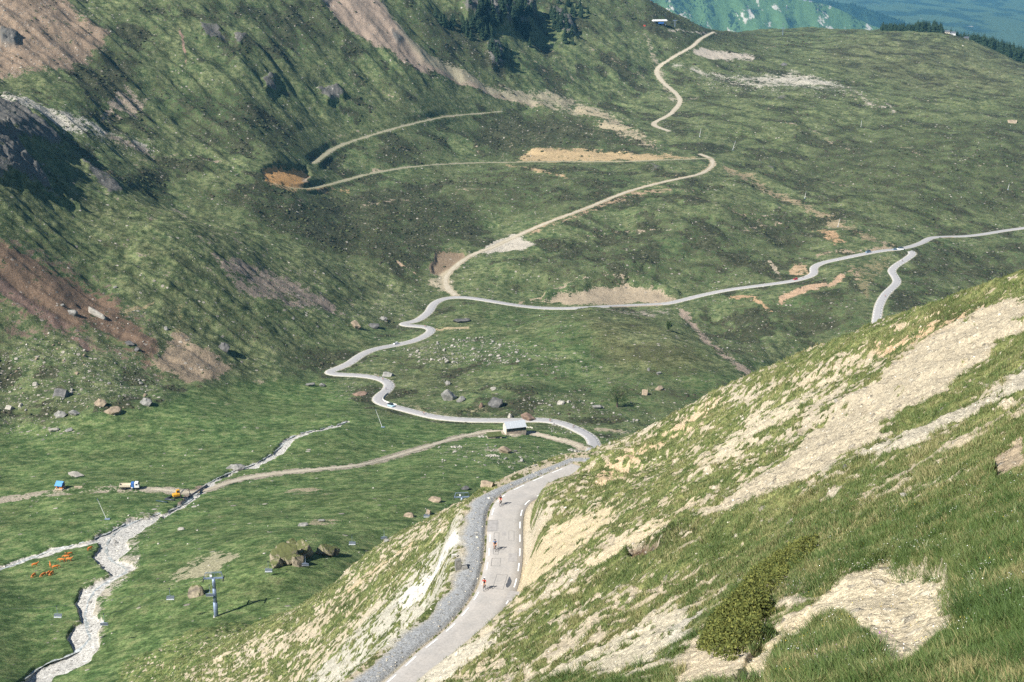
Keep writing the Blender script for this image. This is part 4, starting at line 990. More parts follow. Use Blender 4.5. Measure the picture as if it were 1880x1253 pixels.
RM = {'grey': rock_mat('grey_rock', (.29,.28,.26), (.13,.13,.12)), 'pale': rock_mat('pale_rock', (.40,.375,.33), (.23,.215,.185)), 'dark': rock_mat('dark_rock', (.15,.145,.14), (.06,.06,.06)),
      'tan': rock_mat('tan_rock', (.33,.265,.19), (.17,.135,.10)), 'turf': rock_mat('turfed_rock', (.33,.28,.20), (.11,.095,.075), (.105,.115,.045), .58), 'rust': rock_mat('rusty_rock', (.26,.185,.14), (.14,.095,.07))}
def rock_mesh(seed, sub=3, rough=.30, cuts=9):
    r = random.Random(seed); bm = bmesh.new(); bmesh.ops.create_icosphere(bm, subdivisions=sub, radius=1)
    pl = [(Vector((r.gauss(0,1), r.gauss(0,1), r.gauss(0,.8))).normalized(), r.uniform(.40,.80)) for _ in range(cuts+5)]
    V = np.array([v.co for v in bm.verts])
    for n, d in pl:
        n = np.array(n); e = V@n-d; V = V-np.maximum(e, 0)[:, None]*n*.92
    nz = fbm(V[:, 0]*1.7+V[:, 2], V[:, 1]*1.7-V[:, 2]*.6, 4, seed)
    nz2 = fbm(V[:, 0]*4+V[:, 2]*2, V[:, 1]*4-V[:, 2]*3, 2, seed+9, ridged=True)
    V = V*(1+rough*nz+.07*nz2)[:, None]
    for v, c in zip(bm.verts, V): v.co = c
    me = bpy.data.meshes.new('rock'); bm.to_mesh(me); bm.free(); return me
_RC = {}
def rock_data(kind, i, sub=3):
    k = (kind, i, sub)
    if k not in _RC: me = rock_mesh(700+i*7, sub); me.materials.append(RM[kind]); _RC[k] = me
    return _RC[k]
def boulder(u, v, wpx, hpx, kind, label, rz=None, name='boulder', group=None, deep=1.1, i=None, sub=3, tilt=(0, 0)):
    """a rock whose foot stands at pixel (u, v), wpx wide and hpx high in the photograph"""
    p = place(u, v)
    if p is None: return
    s = mpp(p); r = random.Random(int(u*13+v*7)); i = r.randrange(7) if i is None else i
    o = bpy.data.objects.new(name, rock_data(kind, i, sub)); COL.objects.link(o)
    w_ = wpx*s*.46; h_ = hpx*s*.5; dp = w_*deep*.8
    o.scale = (w_*1.12, dp*1.0, h_*1.2); o.rotation_euler = (tilt[0], tilt[1], r.uniform(-.5, .5) if rz is None else rz)
    o.location = (p.x, p.y+dp*.35, p.z+h_*.26)
    return tag(o, label, 'boulder' if name == 'boulder' else name.replace('_', ' '), group)
for a in [
 (172,578,46,20,'pale','huge pale slab of rock lying across the brown scree',-.25,'boulder',None,.5,4,3,(0,.55)),
 (132,578,22,16,'grey','grey boulder on the scree just left of the huge pale slab'),
 (115,562,9,8,'grey','small grey boulder uphill of the pale slab'),
 (411,645,26,20,'dark','dark jagged boulder at the right edge of the scree fan'),
 (238,634,24,9,'dark','low dark rock in the middle of the brown scree'),
 (252,644,16,9,'dark','dark rock wedge at the lower end of the brown scree'),
 (305,606,10,8,'grey','small blue grey boulder above the scree fan'),
 (212,529,9,7,'grey','small round grey boulder uphill right of the pale slab'),
 (115,727,42,20,'dark','broad black shaded boulder in the rubble slope'),  # black rock takes the place of a grassy bank's dark shadow
 (184,746,28,16,'tan','left one of the paired tan boulders at the meadow edge'),
 (210,759,38,22,'tan','right and larger one of the paired tan boulders at the meadow edge'),
 (268,744,26,16,'grey','grey boulder right of the paired tan boulders'),
 (110,766,28,13,'grey','wide grey boulder below the black shaded boulder'),  # the black boulder above it stands in for a grassy bank's shadow
 (136,763,24,12,'grey','flat grey boulder between the wide grey one and the paired tan ones'),
 (38,747,15,10,'pale','pale boulder at the far left of the rubble slope'),
 (18,751,22,9,'pale','flat pale boulder at the left edge of the picture'),
 (65,708,13,8,'pale','single pale boulder high in the rubble slope'),
 (128,792,18,10,'grey','grey boulder in the loose line of stones on the left meadow'),
 (95,793,24,12,'pale','pale boulder leading the line of stones on the left meadow'),
 (653,602,24,17,'tan','round tan boulder on the slope left of the upper hairpin'),
 (686,601,26,10,'dark','long dark boulder left of the upper hairpin'),
 (704,588,16,8,'grey','leaning grey boulder just above the upper hairpin'),
 (842,592,38,10,'dark','long dark flat rock on the grass inside the road bend'),
 (715,691,30,10,'grey','flat grey slab above the lower hairpin'),
 (824,736,32,26,'grey','large round boulder with a lichen crown above the road'),
 (848,737,20,18,'grey','smaller boulder leaning on the large round one'),
 (912,746,36,24,'dark','dark craggy rock on the bank behind the barn'),
 (884,748,10,18,'rust','narrow rusty rock beside the dark craggy rock'),
 (822,706,12,8,'grey','lone small boulder on the green terrace'),
 (907,716,16,6,'pale','thin pale slab on the green terrace'),
 (1186,726,17,19,'tan','tall tan boulder standing on the green knoll',.3,'boulder',None,1.1,5),
 (1212,716,18,14,'tan','squat tan boulder on the right side of the green knoll'),
 (1208,687,12,7,'grey','grey boulder high on the green knoll'),
 (1191,681,7,7,'grey','small upright grey stone high on the green knoll'),
 (1093,750,22,11,'grey','grey boulder in the dark scrub under the knoll'),
 (1030,742,16,10,'pale','pale boulder in the dark scrub under the knoll'),
 (664,726,32,11,'rust','reddish rock ledge inside the lower hairpin'),
 (566,709,22,9,'grey','grey boulder at the end of the meadow track'),
 (592,710,14,8,'grey','smaller grey boulder at the end of the meadow track'),
 (937,768,14,14,'pale','pale boulder right behind the barn roof'),
 (969,772,30,17,'rust','rusty rock knob between the barn and the road'),
 (138,876,34,11,'pale','pale flat rock on the mound beside the blue hut'),
 (433,863,36,11,'grey','grey rock beside the stream above the track'),
 (362,1095,38,26,'turf','turf capped boulder beside the near lift tower'),
 (855,899,20,11,'dark','dark rock behind the upper lift tower'),
 (898,893,36,13,'tan','tan rock ledge above the gravel berm'),
 (800,921,30,12,'tan','long tan ledge left of the upper lift tower'),
 (788,945,16,15,'tan','tan rock step below the long ledge by the upper lift tower'),
 (752,950,24,9,'tan','low tan rock left of the chairs'),
 (927,832,28,15,'tan','round straw coloured rock mound below the barn'),
 (945,830,9,6,'dark','small dark rock right of the straw coloured mound'),
 (1440,121,13,7,'dark','dark rock alone on the upper plateau'),
 (1862,226,24,9,'tan','brown flat rock at the right end of the plateau'),
 (1100,585,3,3,'pale','tiny white stone on top of the green knoll'),
 (556,966,22,8,'grey','grey ledge in the meadow above the large outcrop'),
 (588,958,16,8,'grey','second grey ledge in the meadow above the large outcrop'),
 (333,973,16,4,'pale','thin pale slab lying on the meadow beside the stream'),
 (357,931,12,3,'pale','thin pale slab on the meadow below the track crossing'),
 (710,994,12,7,'grey','grey rock below the chairs in the dip'),
 (1852,952,17,9,'pale','white stone in the foreground grass near the right edge'),
 (1662,914,22,10,'pale','pale rock step in the foreground turf below the scree'),
 (1552,860,10,9,'dark','small black stone at the lower edge of the scree'),
 (1536,739,11,8,'pale','white stone at the upper edge of the scree'),
 (1120,815,6,5,'pale','white stone where the hillside meets the far road')]:
    boulder(*a)
def outcrop(lumps, label):
    """one mass of rock: several lumps grown into one mesh"""
    bm = bmesh.new(); p0 = place(*lumps[0][:2])
    for j, (u, v, w_, h_, i) in enumerate(lumps):
        p = place(u, v); s = mpp(p); me = rock_mesh(900+i*3, 4, .30, 8)
        M = Matrix.Translation((p.x-p0.x, p.y-p0.y+w_*s*.18, p.z-p0.z+h_*s*.22)) @ Matrix.Rotation(.4*j, 4, 'Z') @ Matrix.Diagonal((w_*s*.56, w_*s*.46, h_*s*.66, 1))
        b2 = bmesh.new(); b2.from_mesh(me); bmesh.ops.transform(b2, matrix=M, verts=b2.verts); t = bpy.data.meshes.new('t'); b2.to_mesh(t); b2.free(); bm.from_mesh(t)
    o = obj_bm('rock_outcrop', bm, RM['turf']); o.location = p0; return tag(o, label, 'outcrop')
outcrop([(528,1036,56,40,1),(560,1024,46,36,2),(510,1042,26,24,5),(545,1040,30,22,6)], 'large turf topped rock outcrop in the meadow beside the chairs')
outcrop([(596,1020,44,20,3),(612,1018,24,14,6)], 'lower rock outcrop adjoining the large one on its right')
outcrop([(535,1000,20,12,4),(541,1001,12,9,1)], 'small rock knob on top behind the large outcrop')
rr = random.Random(3)
def scatter(poly, n, w0, w1, kind, label, group, power=2.2):
    P = np.array(poly, float); lo, hi = P.min(0), P.max(0); k = 0; tries = 0
    while k < n and tries < n*40:
        tries += 1
        u = rr.uniform(lo[0], hi[0]); v = rr.uniform(lo[1], hi[1])
        if poly_sd(np.array([u]), np.array([v]), poly)[0] > 0: continue
        p = place(u, v)
        if p is None: continue
        c = int(np.clip((p.x/p.y-FAR.t[0])/(FAR.t[1]-FAR.t[0]), 0, FAR.nc-1)); r_ = int(np.clip((math.log(p.y)-FAR.ly[0])/(FAR.ly[1]-FAR.ly[0]), 0, FAR.nr-1))
        if Droad[r_, c] < 5.5: continue
        w_ = w0+(w1-w0)*rr.random()**power
        boulder(u, v, w_, w_*rr.uniform(.45, .8), kind if isinstance(kind, str) else rr.choice(kind), label, rr.uniform(0, 6), 'boulder', group, 1.1, rr.randrange(7), 2); k += 1
scatter([(740,642),(824,624),(893,621),(930,634),(985,660),(950,668),(860,668),(775,672)], 95, 3, 11, ['pale','pale','grey'], 'pale stone in the rubble field below the upper hairpin', 'rubble field below the upper hairpin')
scatter([(-10,650),(102,606),(204,626),(273,664),(307,695),(285,728),(235,752),(136,748),(-10,760)], 80, 3, 11, ['pale','grey','tan'], 'stone in the rubble slope under the brown scree', 'rubble slope under the brown scree')
scatter([(800,815),(900,812),(1040,822),(1060,838),(1010,860),(880,862),(790,850)], 34, 3, 10, ['pale','pale','grey'], 'pale stone on the grass below the barn', 'stones on the grass below the barn')
scatter([(990,776),(1040,782),(1120,800),(1115,812),(1080,800),(1010,795)], 22, 3, 8, ['pale','pale','grey'], 'pale stone on the verge of the bend by the barn', 'stones on the verge by the barn')
scatter([(930,735),(1100,740),(1230,768),(1180,778),(980,760)], 26, 3, 10, ['grey','pale'], 'stone in the dark scrub behind the barn', 'stones in the scrub behind the barn')
# ---------------------------------------------------------------- barn
STONEW = rock_mat('rubble_wall', (.40,.34,.27), (.22,.18,.15)); M_ROOF = simple('pale_sheet_roof', (.50,.53,.56), .4, .3, .08, 1.5); M_RENDER = simple('cream_render', (.62,.55,.43), .9, 0, .15, 1.); M_CLAD = simple('dark_green_cladding', (.03,.045,.045), .7, 0, .2, 2)
M_TURF = simple('turf_roof', (.075,.095,.030), .95, 0, .4, 2.5)
pa = place(930, 799); pb = place(961, 793)
rzb = math.radians(17); L = 11.2; W_ = 6.4
b0 = empty('stone_barn', pa, rzb, 'stone barn with a pale metal roof beside the meadow track', 'barn')
MB().box((L/2, W_/2, 1.0), (L, W_, 6.0)).out('wall', STONEW, b0)
MB().box((L/2, -.06, 2.9), (L+.04, .12, 2.1)).out('cladding', M_CLAD, b0)
m_ = MB(); m_.prism([(0,0),(W_,0),(W_,3.4),(W_*.55,6.2),(0,3.95)], -.14, .14); g_ = m_.out('gable', M_RENDER, b0); g_.rotation_euler = (0, 0, math.pi/2); g_.location = (-.02, 0, .05)
m_ = MB(); m_.prism([(0,0),(W_,0),(W_,3.4),(W_*.55,6.2),(0,3.95)], -.14, .14); g_ = m_.out('gable', M_RENDER, b0); g_.rotation_euler = (0, 0, math.pi/2); g_.location = (L+.02, 0, .05)
rf = MB(); th = .14
for (y0, z0), (y1, z1) in ((((-.75), 3.72), (W_*.55, 6.35)), ((W_*.55, 6.35), (W_+.4, 3.3))):
    vs = [(-.35, y0, z0), (L+.35, y0, z0), (L+.35, y1, z1), (-.35, y1, z1)]
    A = [rf.bm.verts.new(p) for p in vs]; B_ = [rf.bm.verts.new((p[0], p[1], p[2]+th)) for p in vs]
    rf.bm.faces.new(A[::-1]); rf.bm.faces.new(B_)
    for q in range(4): rf.bm.faces.new((A[q], A[(q+1) % 4], B_[(q+1) % 4], B_[q]))
roof = rf.out('roof', M_ROOF, b0)
mm_ = MB()
for q in range(1, 8):
    x = L*q/8; mm_.tube((x, -.7, 3.88), (x, W_*.55, 6.5), .03, n=4)
mm_.out('roof_seam', M_ROOF, roof)
MB().box((L*.3, -.16, 2.6), (1.6, .06, 1.5)).out('door', M_DARK, b0)
for x in (L*.6, L*.82): MB().box((x, -.16, 3.0), (.9, .06, .8)).out('window', M_GLASS, b0)
p = place(908, 805); sh = empty('turf_shed', p, math.radians(12), 'low turf roofed shed in front of the barn', 'shed')
MB().box((0, .6, .7), (7.6, 3., 1.8)).out('wall', STONEW, sh); m_ = MB(); m_.prism([(-1.2,1.35),(2.6,2.5),(2.6,2.8),(-1.2,1.65)], -4.1, 4.1); t_ = m_.out('roof', M_TURF, sh); t_.rotation_euler = (0, 0, math.pi/2)
MB().box((1.5, -.93, .7), (2.4, .1, 1.3)).out('door', M_DARK, sh)  # dark slab stands in for the shade inside the open front
for uu, vv, n_, lab in ((885,803,7,'heap of fallen stones left of the turf roofed shed'), (838,822,6,'collapsed stone wall on the grass below the meadow track'), (905,838,7,'broken line of wall stones below the barn'), (1054,829,9,'stone heap beside the mouth of the yard track')):
    p = Vector(FAR.hit(uu, vv)); bm = bmesh.new()
    for q in range(n_*3):
        me = rock_mesh(1000+q*3+uu, 2, .2, 6); b2 = bmesh.new(); b2.from_mesh(me); r_ = rr.uniform(.35, 1.0)
        dx, dy = rr.gauss(0, 1.5), rr.gauss(0, .8)
        bmesh.ops.transform(b2, matrix=Matrix.Translation((dx, dy, ground(p.x+dx, p.y+dy)-p.z+r_*.3)) @ Matrix.Rotation(rr.uniform(0, 6), 4, 'Z') @ Matrix.Diagonal((r_*1.3, r_, r_*.7, 1)), verts=b2.verts)
        t = bpy.data.meshes.new('t'); b2.to_mesh(t); b2.free(); bm.from_mesh(t)
    o = obj_bm('stone_heap', bm, RM['pale']); o.location = p; tag(o, lab, 'stone heap')
# small houses on the ridges
def small_house(name, p, L, W, H, rz, wallm, roofm, label, cat='house', group=None):
    e = empty(name, p, rz, label, cat, group)
    MB().box((0, 0, H/2-1), (L, W, H+2)).out('wall', wallm, e)
    m_ = MB(); m_.prism([(-W/2-.5, H), (W/2+.5, H), (0, H+W*.42)], -L/2-.4, L/2+.4); r_ = m_.out('roof', roofm, e); r_.rotation_euler = (0, 0, math.pi/2)
    for x in (-L*.25, L*.25): MB().box((x, -W/2-.02, H*.55), (L*.14, .06, H*.3)).out('window', M_GLASS, e)
    MB().box((0, -W/2-.02, H*.3), (L*.12, .06, H*.6)).out('door', M_DARK, e)
    return e
M_SLATE = simple('slate_roof', (.10,.11,.13), .6)
for uu, L_, lab, wm in ((1738,8,'white house with slate roof at the forest edge on the ridge, leftmost',M_RENDER), (1748,10,'long white house in the middle of the ridge houses',M_WHITE), (1774,8,'small pale house apart on the right of the ridge houses',M_RENDER)):
    t, _ = ray(uu, 70); y = 2700.
    small_house('ridge_house', (t*y, y, float(FAR.sample(t*y, y))), L_, 6, 3.6, rr.uniform(-.3, .3), wm, M_SLATE, lab)
for uu, lab in ((1468,'far hut on the green mountain crest, left one'), (1477,'far hut on the green mountain crest, middle one'), (1487,'far hut on the green mountain crest, right one')):
    t, _ = ray(uu, 10); y = 9980.; small_house('crest_hut', (t*y, y, float(atA(t, y))+1), 22, 12, 8, .3, M_WHITE, M_SLATE, lab)
# ---------------------------------------------------------------- lift
def lift_tower(base, top_z, rz, label, arm=2.9):
    H = top_z-base[2]; e = empty('lift_tower', base, rz, label, 'lift tower')
    MB().box((0, 0, -.25), (1.7, 1.7, .6), bev=.08).out('footing', M_CONC, e)
    MB().tube((0, 0, -.5), (0, 0, H*.36), .66, .63, 16).tube((0, 0, H*.36), (0, 0, H*.7), .58, .55, 16).tube((0, 0, H*.7), (0, 0, H-.9), .50, .47, 16).out('mast', M_STEEL, e, True)
    ld = MB()
    for x in (-.18, .18): ld.tube((x, -.72, .5), (x, -.58, H-1.4), .03, n=5)
    for q in range(int(H/.45)): ld.tube((-.18, -.72+.14*q*.45/H, .6+q*.45), (.18, -.72+.14*q*.45/H, .6+q*.45), .02, n=4)
    ld.out('ladder', M_STEEL, e)
    MB().box((0, 0, H-.7), (arm*2, .42, .5), bev=.04).out('crossarm', M_STEEL, e)
    MB().box((-.7, -.1, H+.15), (.7, .5, .6), bev=.05).out('lamp_box', M_WHITE, e)
    fr = MB()
    for s_ in (-1, 1):
        fr.tube((s_*arm*.92, -.3, H-.5), (s_*arm*.80, -.3, H+1.15), .06, n=5).tube((s_*arm*.92, .3, H-.5), (s_*arm*.80, .3, H+1.15), .06, n=5)
    fr.tube((-arm*.8, -.3, H+1.15), (arm*.8, -.3, H+1.15), .06, n=5).tube((-arm*.8, .3, H+1.15), (arm*.8, .3, H+1.15), .06, n=5)
    fr.tube((-arm*.3, -.3, H+1.15), (-arm*.3, .3, H-.5), .05, n=5).tube((arm*.3, -.3, H+1.15), (arm*.3, .3, H-.5), .05, n=5)
    for s_ in (-1, 1): fr.tube((s_*arm*.15, -.3, H-.4), (s_*arm*.15, -.3, H+1.1), .04, n=4)
    fr.out('maintenance_frame', M_STEEL, e)
    for s_ in (-1, 1):
        sb = MB().box((s_*arm, 0, H-1.0), (.16, 3.6, .3), bev=.03).out('sheave_beam', M_DARK, e)
        w_ = MB()
        for q in range(6): w_.tube((s_*arm-.12, -1.6+q*.64, H-.9), (s_*arm+.12, -1.6+q*.64, H-.9), .26, n=12)
        w_.out('sheave', M_BLACKR, sb)
    return e
def pt(u, v, y): t, q = ray(u, v); return Vector((t*y, y, q*y))
YT1, YT2 = 372., 515.
t1b = place(397, 1132); YT1 = t1b.y; t1top = pt(397, 1058, YT1)
t2top = pt(848, 910, YT2); t2b = Vector((t2top.x, YT2, ground(t2top.x, YT2)))
ldir = (t2top-t1top); lrz = math.atan2(ldir.y, ldir.x)-math.pi/2
lift_tower(t1b, t1top.z, lrz+.55, 'full grey chairlift tower standing in the meadow')
lift_tower(t2b, t2top.z, lrz+.55, 'upper chairlift tower half hidden behind the road slope', 3.1)
ax = Vector((math.cos(lrz+.55), math.sin(lrz+.55), 0))
def line_pts(side):
    a, b = t1top+ax*side*2.9, t2top+ax*side*3.1; a.z -= .75; b.z -= .75
    lo = pt(-60, 1118, YT1-6) if side < 0 else pt(60, 1140, YT1-14)
    hi = b+(b-a)*.75; hi.z = b.z-16
    P = []
    for p_, q_, sag in ((lo, a, 3.0), (a, b, 1.5), (b, hi, 2.)):
        for k in range(24):
            f = k/24; P.append(p_.lerp(q_, f)-Vector((0, 0, sag*4*f*(1-f))))
    P.append(hi); return P
ROPES = {}
for side, lab in ((-1, 'left steel haul rope of the chairlift between the towers'), (1, 'right steel haul rope of the chairlift between the towers')):
    P = line_pts(side); ROPES[side] = P; m_ = MB()
    for a, b in zip(P[:-1], P[1:]): m_.tube(a, b, .032, n=5)
    tag(m_.out('haul_rope', M_DARK), lab, 'rope')
def chair_proto():
    e = empty('lift_chair', (0, 0, 0)); Wc = 2.3
    MB().box((0, 0, -.05), (.25, .5, .3), bev=.04).out('grip', M_DARK, e)
    MB().tube((0, 0, -.1), (0, .0, -1.9), .05, n=6).tube((0, 0, -1.9), (0, .45, -2.5), .05, n=6).tube((0, .45, -2.5), (-Wc*.42, .5, -2.75), .05, n=6).tube((0, .45, -2.5), (Wc*.42, .5, -2.75), .05, n=6).out('hanger', M_STEEL, e)
    fr = MB()
    for s_ in (-1, 1): fr.tube((s_*Wc*.45, .5, -2.7), (s_*Wc*.45, .35, -3.65), .045, n=6).tube((s_*Wc*.45, .35, -3.65), (s_*Wc*.45, -.35, -3.7), .045, n=6)
    fr.tube((-Wc*.45, .5, -2.7), (Wc*.45, .5, -2.7), .04, n=6).out('chair_frame', M_STEEL, e)
    MB().box((0, .0, -3.62), (Wc, .52, .12), bev=.05, rx=-.12).out('seat', M_SEAT, e)
    MB().box((0, .36, -3.15), (Wc, .1, .62), bev=.04, rx=-.15).out('backrest', M_SEATB, e)
    MB().tube((-Wc*.45, -.4, -3.1), (Wc*.45, -.4, -3.1), .03, n=6).tube((-Wc*.45, -.4, -3.1), (-Wc*.45, .4, -2.9), .03, n=6).tube((Wc*.45, -.4, -3.1), (Wc*.45, .4, -2.9), .03, n=6).out('safety_bar', M_STEEL, e)
    return e
M_SEAT = simple('pale_grey_seat', (.62,.64,.68), .5); M_SEATB = simple('slate_backrest', (.12,.14,.18), .6)
chp = chair_proto(); first = True
CH = [(-1, 104, 'on the left rope at the far left of the picture'), (-1, 311, 'on the left rope just left of the near tower'), (-1, 492, 'on the left rope in front of the large outcrop'), (-1, 646, 'on the left rope midway between the two towers'), (-1, 783, 'on the left rope next to the upper tower'),
      (1, 190, 'on the right rope above the stream'), (1, 384, 'on the right rope right beside the near tower mast'), (1, 560, 'on the right rope over the gap in the outcrop'), (1, 705, 'on the right rope above the dip midway'), (1, 828, 'on the right rope close under the upper tower')]
for side, uu, lab in CH:
    P = np.array(ROPES[side]); pu, _ = project(P[:, 0], P[:, 1], P[:, 2]); k = int(np.nonzero((pu[:-1] <= uu) & (pu[1:] > uu))[0][0]); f = (uu-pu[k])/(pu[k+1]-pu[k]); q = P[k]+(P[k+1]-P[k])*f
    o = chp if first else copy_tree(chp); first = False
    o.location = q; o.rotation_euler = (0, 0, lrz+.45+(math.pi if side > 0 else 0)); tag(o, 'empty lift chair '+lab, 'lift chair', 'chairs on the lift')
# top station
p = place(1211, 46)
st = empty('lift_station', p, .12, 'lift top station with a long white rounded roof', 'lift station')
MB().box((0, 0, 6.6), (25, 7, 3.4), bev=1.2).out('roof', M_WHITE, st, False)
MB().box((2, 0, 3.4), (9, 5, 3.2), bev=.2).out('machine_room', M_BLUE, st); MB().box((5, 0, 1.2), (3, 3, 5)).out('pillar', M_DARK, st); MB().box((-8, 0, 2), (1, 1.6, 6)).out('pillar', M_STEEL, st); MB().box((9.5, 0, 2), (1, 1.6, 6)).out('pillar', M_STEEL, st)
p = place(1183, 49); c_ = empty('safety_fence', p, 0, 'small red safety netting frame beside the lift station', 'safety fence')
MB().box((0, 0, 1.2), (3.5, .2, 2.4)).out('netting', simple('red_netting', (.45,.06,.04), .8), c_); MB().tube((-1.7, 0, -.3), (-1.7, 0, 2.6), .1).out('post', M_STEEL, c_); MB().tube((1.7, 0, -.3), (1.7, 0, 2.6), .1).out('post', M_STEEL, c_)
for uu, vv, hp, lab in ((1320,50,15,'far T shaped lift tower on the plateau crest above the track'), (1437,62,13,'far T shaped lift tower on the plateau crest right of the track'), (1239,47,12,'thin lift tower just right of the top station')):
    p = place(uu, vv+3)
    if p is None: continue
    s = mpp(p); H = hp*s; e = empty('distant_lift_tower', p, .2, lab, 'lift tower')
    MB().tube((0, 0, -1), (0, 0, H), .55, .4, 8).out('mast', M_STEEL, e); MB().box((0, 0, H), (7.5, .8, .9)).out('crossarm', M_STEEL, e)
# snow-making lances and marker poles
for ub, vb, ut, vt, lab in ((196,954,179,917,'tall white snow lance leaning over the meadow by the stream'), (702,785,690,753,'white snow lance leaning beside the lower road bend'), (1284,252,1287,237,'white pole on the plateau slope, left of a pair'), (1345,276,1350,260,'white pole on the plateau slope, right of a pair'),
                        (1538,417,1542,402,'white pole on the slope above the road loop'), (1477,365,1480,352,'white pole in the middle of the wide right slope'), (1850,349,1853,338,'white pole low on the right slope'), (1580,235,1582,222,'white pole high on the right slope')):
    p = place(ub, vb)
    if p is None: continue
    top = pt(ut, vt, p.y); e = empty('snow_lance', p, 0, lab, 'snow lance')
    d = top-p; r_ = .07+.00005*p.y
    MB().tube((0, 0, 0), d, r_*1.3, r_*.7, 7).out('lance', M_WHITE, e); MB().tube(d*.97, d*1.02, r_*1.8, n=8).out('nozzle_head', M_STEEL, e)
    MB().box((.3, 0, .15), (2.2*min(1, 400/p.y+.4), 1., .5), bev=.1).out('hydrant_box', M_STEEL, e)
# ---------------------------------------------------------------- vehicles
def road_at(P, u, v):
    """nearest point of a road line to a pixel, with its heading"""
    pu, pv = project(P[:, 0], P[:, 1], P[:, 2]); k = int(np.argmin((pu-u)**2+(pv-v)**2)); k = min(max(k, 1), len(P)-2)
    d = P[k+1]-P[k-1]; return P[k].copy(), d/np.linalg.norm(d[:2])
def align(e, p, d, off=0, flip=False, lift=.08):
    """stand a thing on a road: nose along +y, tilted to the road's grade, off metres to its right"""
    d = -d if flip else d
    f = Vector(d).normalized(); r = f.cross(Vector((0, 0, 1))).normalized(); u_ = r.cross(f)
    M = Matrix((r, f, u_)).transposed().to_4x4(); e.matrix_world = Matrix.Translation(Vector(p)+r*off+Vector((0, 0, lift))) @ M
def car(label, paint, prof, W, roofp, wheels, name='car', cat='car', r=.33):
    """prof: body side outline (y, z) nose at +y; roofp: glasshouse outline"""
    e = empty(name, (0, 0, 0)); tag(e, label, cat)
    def pr(pf, hw, top=1., mat=None, nm='', par=None):
        b = MB(); zs = [z for _, z in pf]; z0, z1 = min(zs), max(zs)
        A, B_ = [], []
        for y, z in pf:
            k = hw*(1-(1-top)*(z-z0)/(z1-z0+1e-6)); A.append(b.bm.verts.new((-k, y, z))); B_.append(b.bm.verts.new((k, y, z)))
        n = len(pf)
        for i in range(n): b.bm.faces.new((A[i], A[(i+1) % n], B_[(i+1) % n], B_[i]))
        b.bm.faces.new(A[::-1]); b.bm.faces.new(B_)
        bmesh.ops.bevel(b.bm, geom=b.bm.edges[:], offset=.035, segments=2, affect='EDGES')
        return b.out(nm, mat, par)
    pr(prof, W/2, .95, paint, 'body', e); g = pr(roofp, W/2*.93, .82, M_GLASS, 'glasshouse', e)
    ys = [y for y, _ in roofp]; zt = max(z for _, z in roofp); tops = [y for y, z in roofp if z > zt-.1]
    MB().box((0, (min(tops)+max(tops))/2, zt+.02), (W*.76, max(tops)-min(tops)+.12, .09), bev=.03).out('roof', paint, e)
    for s_ in (-1, 1):
        for y in wheels:
            t_ = MB().ring((s_*(W/2-.1), y, r), (1, 0, 0), r-.09, .095, 18, 8).out('wheel', M_BLACKR, e, True); MB().tube((s_*(W/2-.18), y, r), (s_*(W/2-.03), y, r), r-.12, n=14).out('rim', M_CHROME, t_)
        yn = max(y for y, _ in prof); yb = min(y for y, _ in prof)
        MB().box((s_*W*.36, yn-.04, .68), (.34, .12, .16), bev=.03).out('headlight', M_LAMP, e); MB().box((s_*W*.38, yb+.04, .8), (.22, .12, .22), bev=.03).out('tail_light', M_TAIL, e)
        MB().box((s_*(W/2+.06), max(ys)-.55, 1.0), (.16, .12, .13), bev=.03).out('mirror', paint, e)
    return e
HATCH = ([(-2.05,.35),(-2.1,.75),(-1.9,1.0),(1.0,.98),(1.95,.78),(2.1,.55),(2.05,.3),(1.7,.25),(-1.8,.25)], [(-1.95,.95),(-1.55,1.42),(.25,1.47),(1.2,.93)], (-1.3, 1.3))
VAN = ([(-2.6,.4),(-2.65,1.2),(-2.55,1.35),(1.7,1.3),(2.5,1.05),(2.65,.7),(2.6,.32),(2.2,.28),(-2.3,.28)], [(-2.55,1.3),(-2.45,2.25),(1.05,2.35),(1.85,1.25)], (-1.7, 1.75))
HR = ROADS['house']
M_CARW = simple('white_car_paint', (.80,.80,.80), .3, 0, .03); M_CARR = simple('red_car_paint', (.50,.03,.03), .3, 0, .03); M_CARB = simple('pale_blue_car_paint', (.32,.46,.55), .3, 0, .03); M_CARG = simple('blue_grey_car_paint', (.16,.24,.33), .3, 0, .03)
def put_car(e, u, v, off, flip, P=HR): p, d = road_at(P, u, v); align(e, p, d, off, flip)
put_car(car('white car driving on the middle stretch between the two bends', M_CARW, HATCH[0], 1.8, HATCH[1], HATCH[2]), 727, 634, 1.3, True)
put_car(car('pale blue van with dark windows rounding the lower hairpin', M_CARB, VAN[0], 2.05, VAN[1], VAN[2], 'van', 'van', .36), 722, 747, 1.0, True)
put_car(car('red car at the foot of the tan cut on the far road', M_CARR, HATCH[0], 1.8, HATCH[1], HATCH[2]), 1462, 514, 1.2, True)
put_car(car('blue grey van on the far road left of the loop', M_CARG, VAN[0], 1.95, VAN[1], VAN[2], 'van', 'van', .36), 1597, 465, 1.2, True)
put_car(car('dark windowed grey car waiting at the far road fork', M_CARG, HATCH[0], 1.8, HATCH[1], HATCH[2]), 1640, 459, -1.3, True)
put_car(car('long white camper van at the far road fork', M_CARW, [(y*1.15, z) for y, z in VAN[0]], 2.15, [(y*1.15, z*1.12) for y, z in VAN[1]], (-1.9, 2.0), 'camper_van', 'van', .36), 1652, 459, -1.2, True)
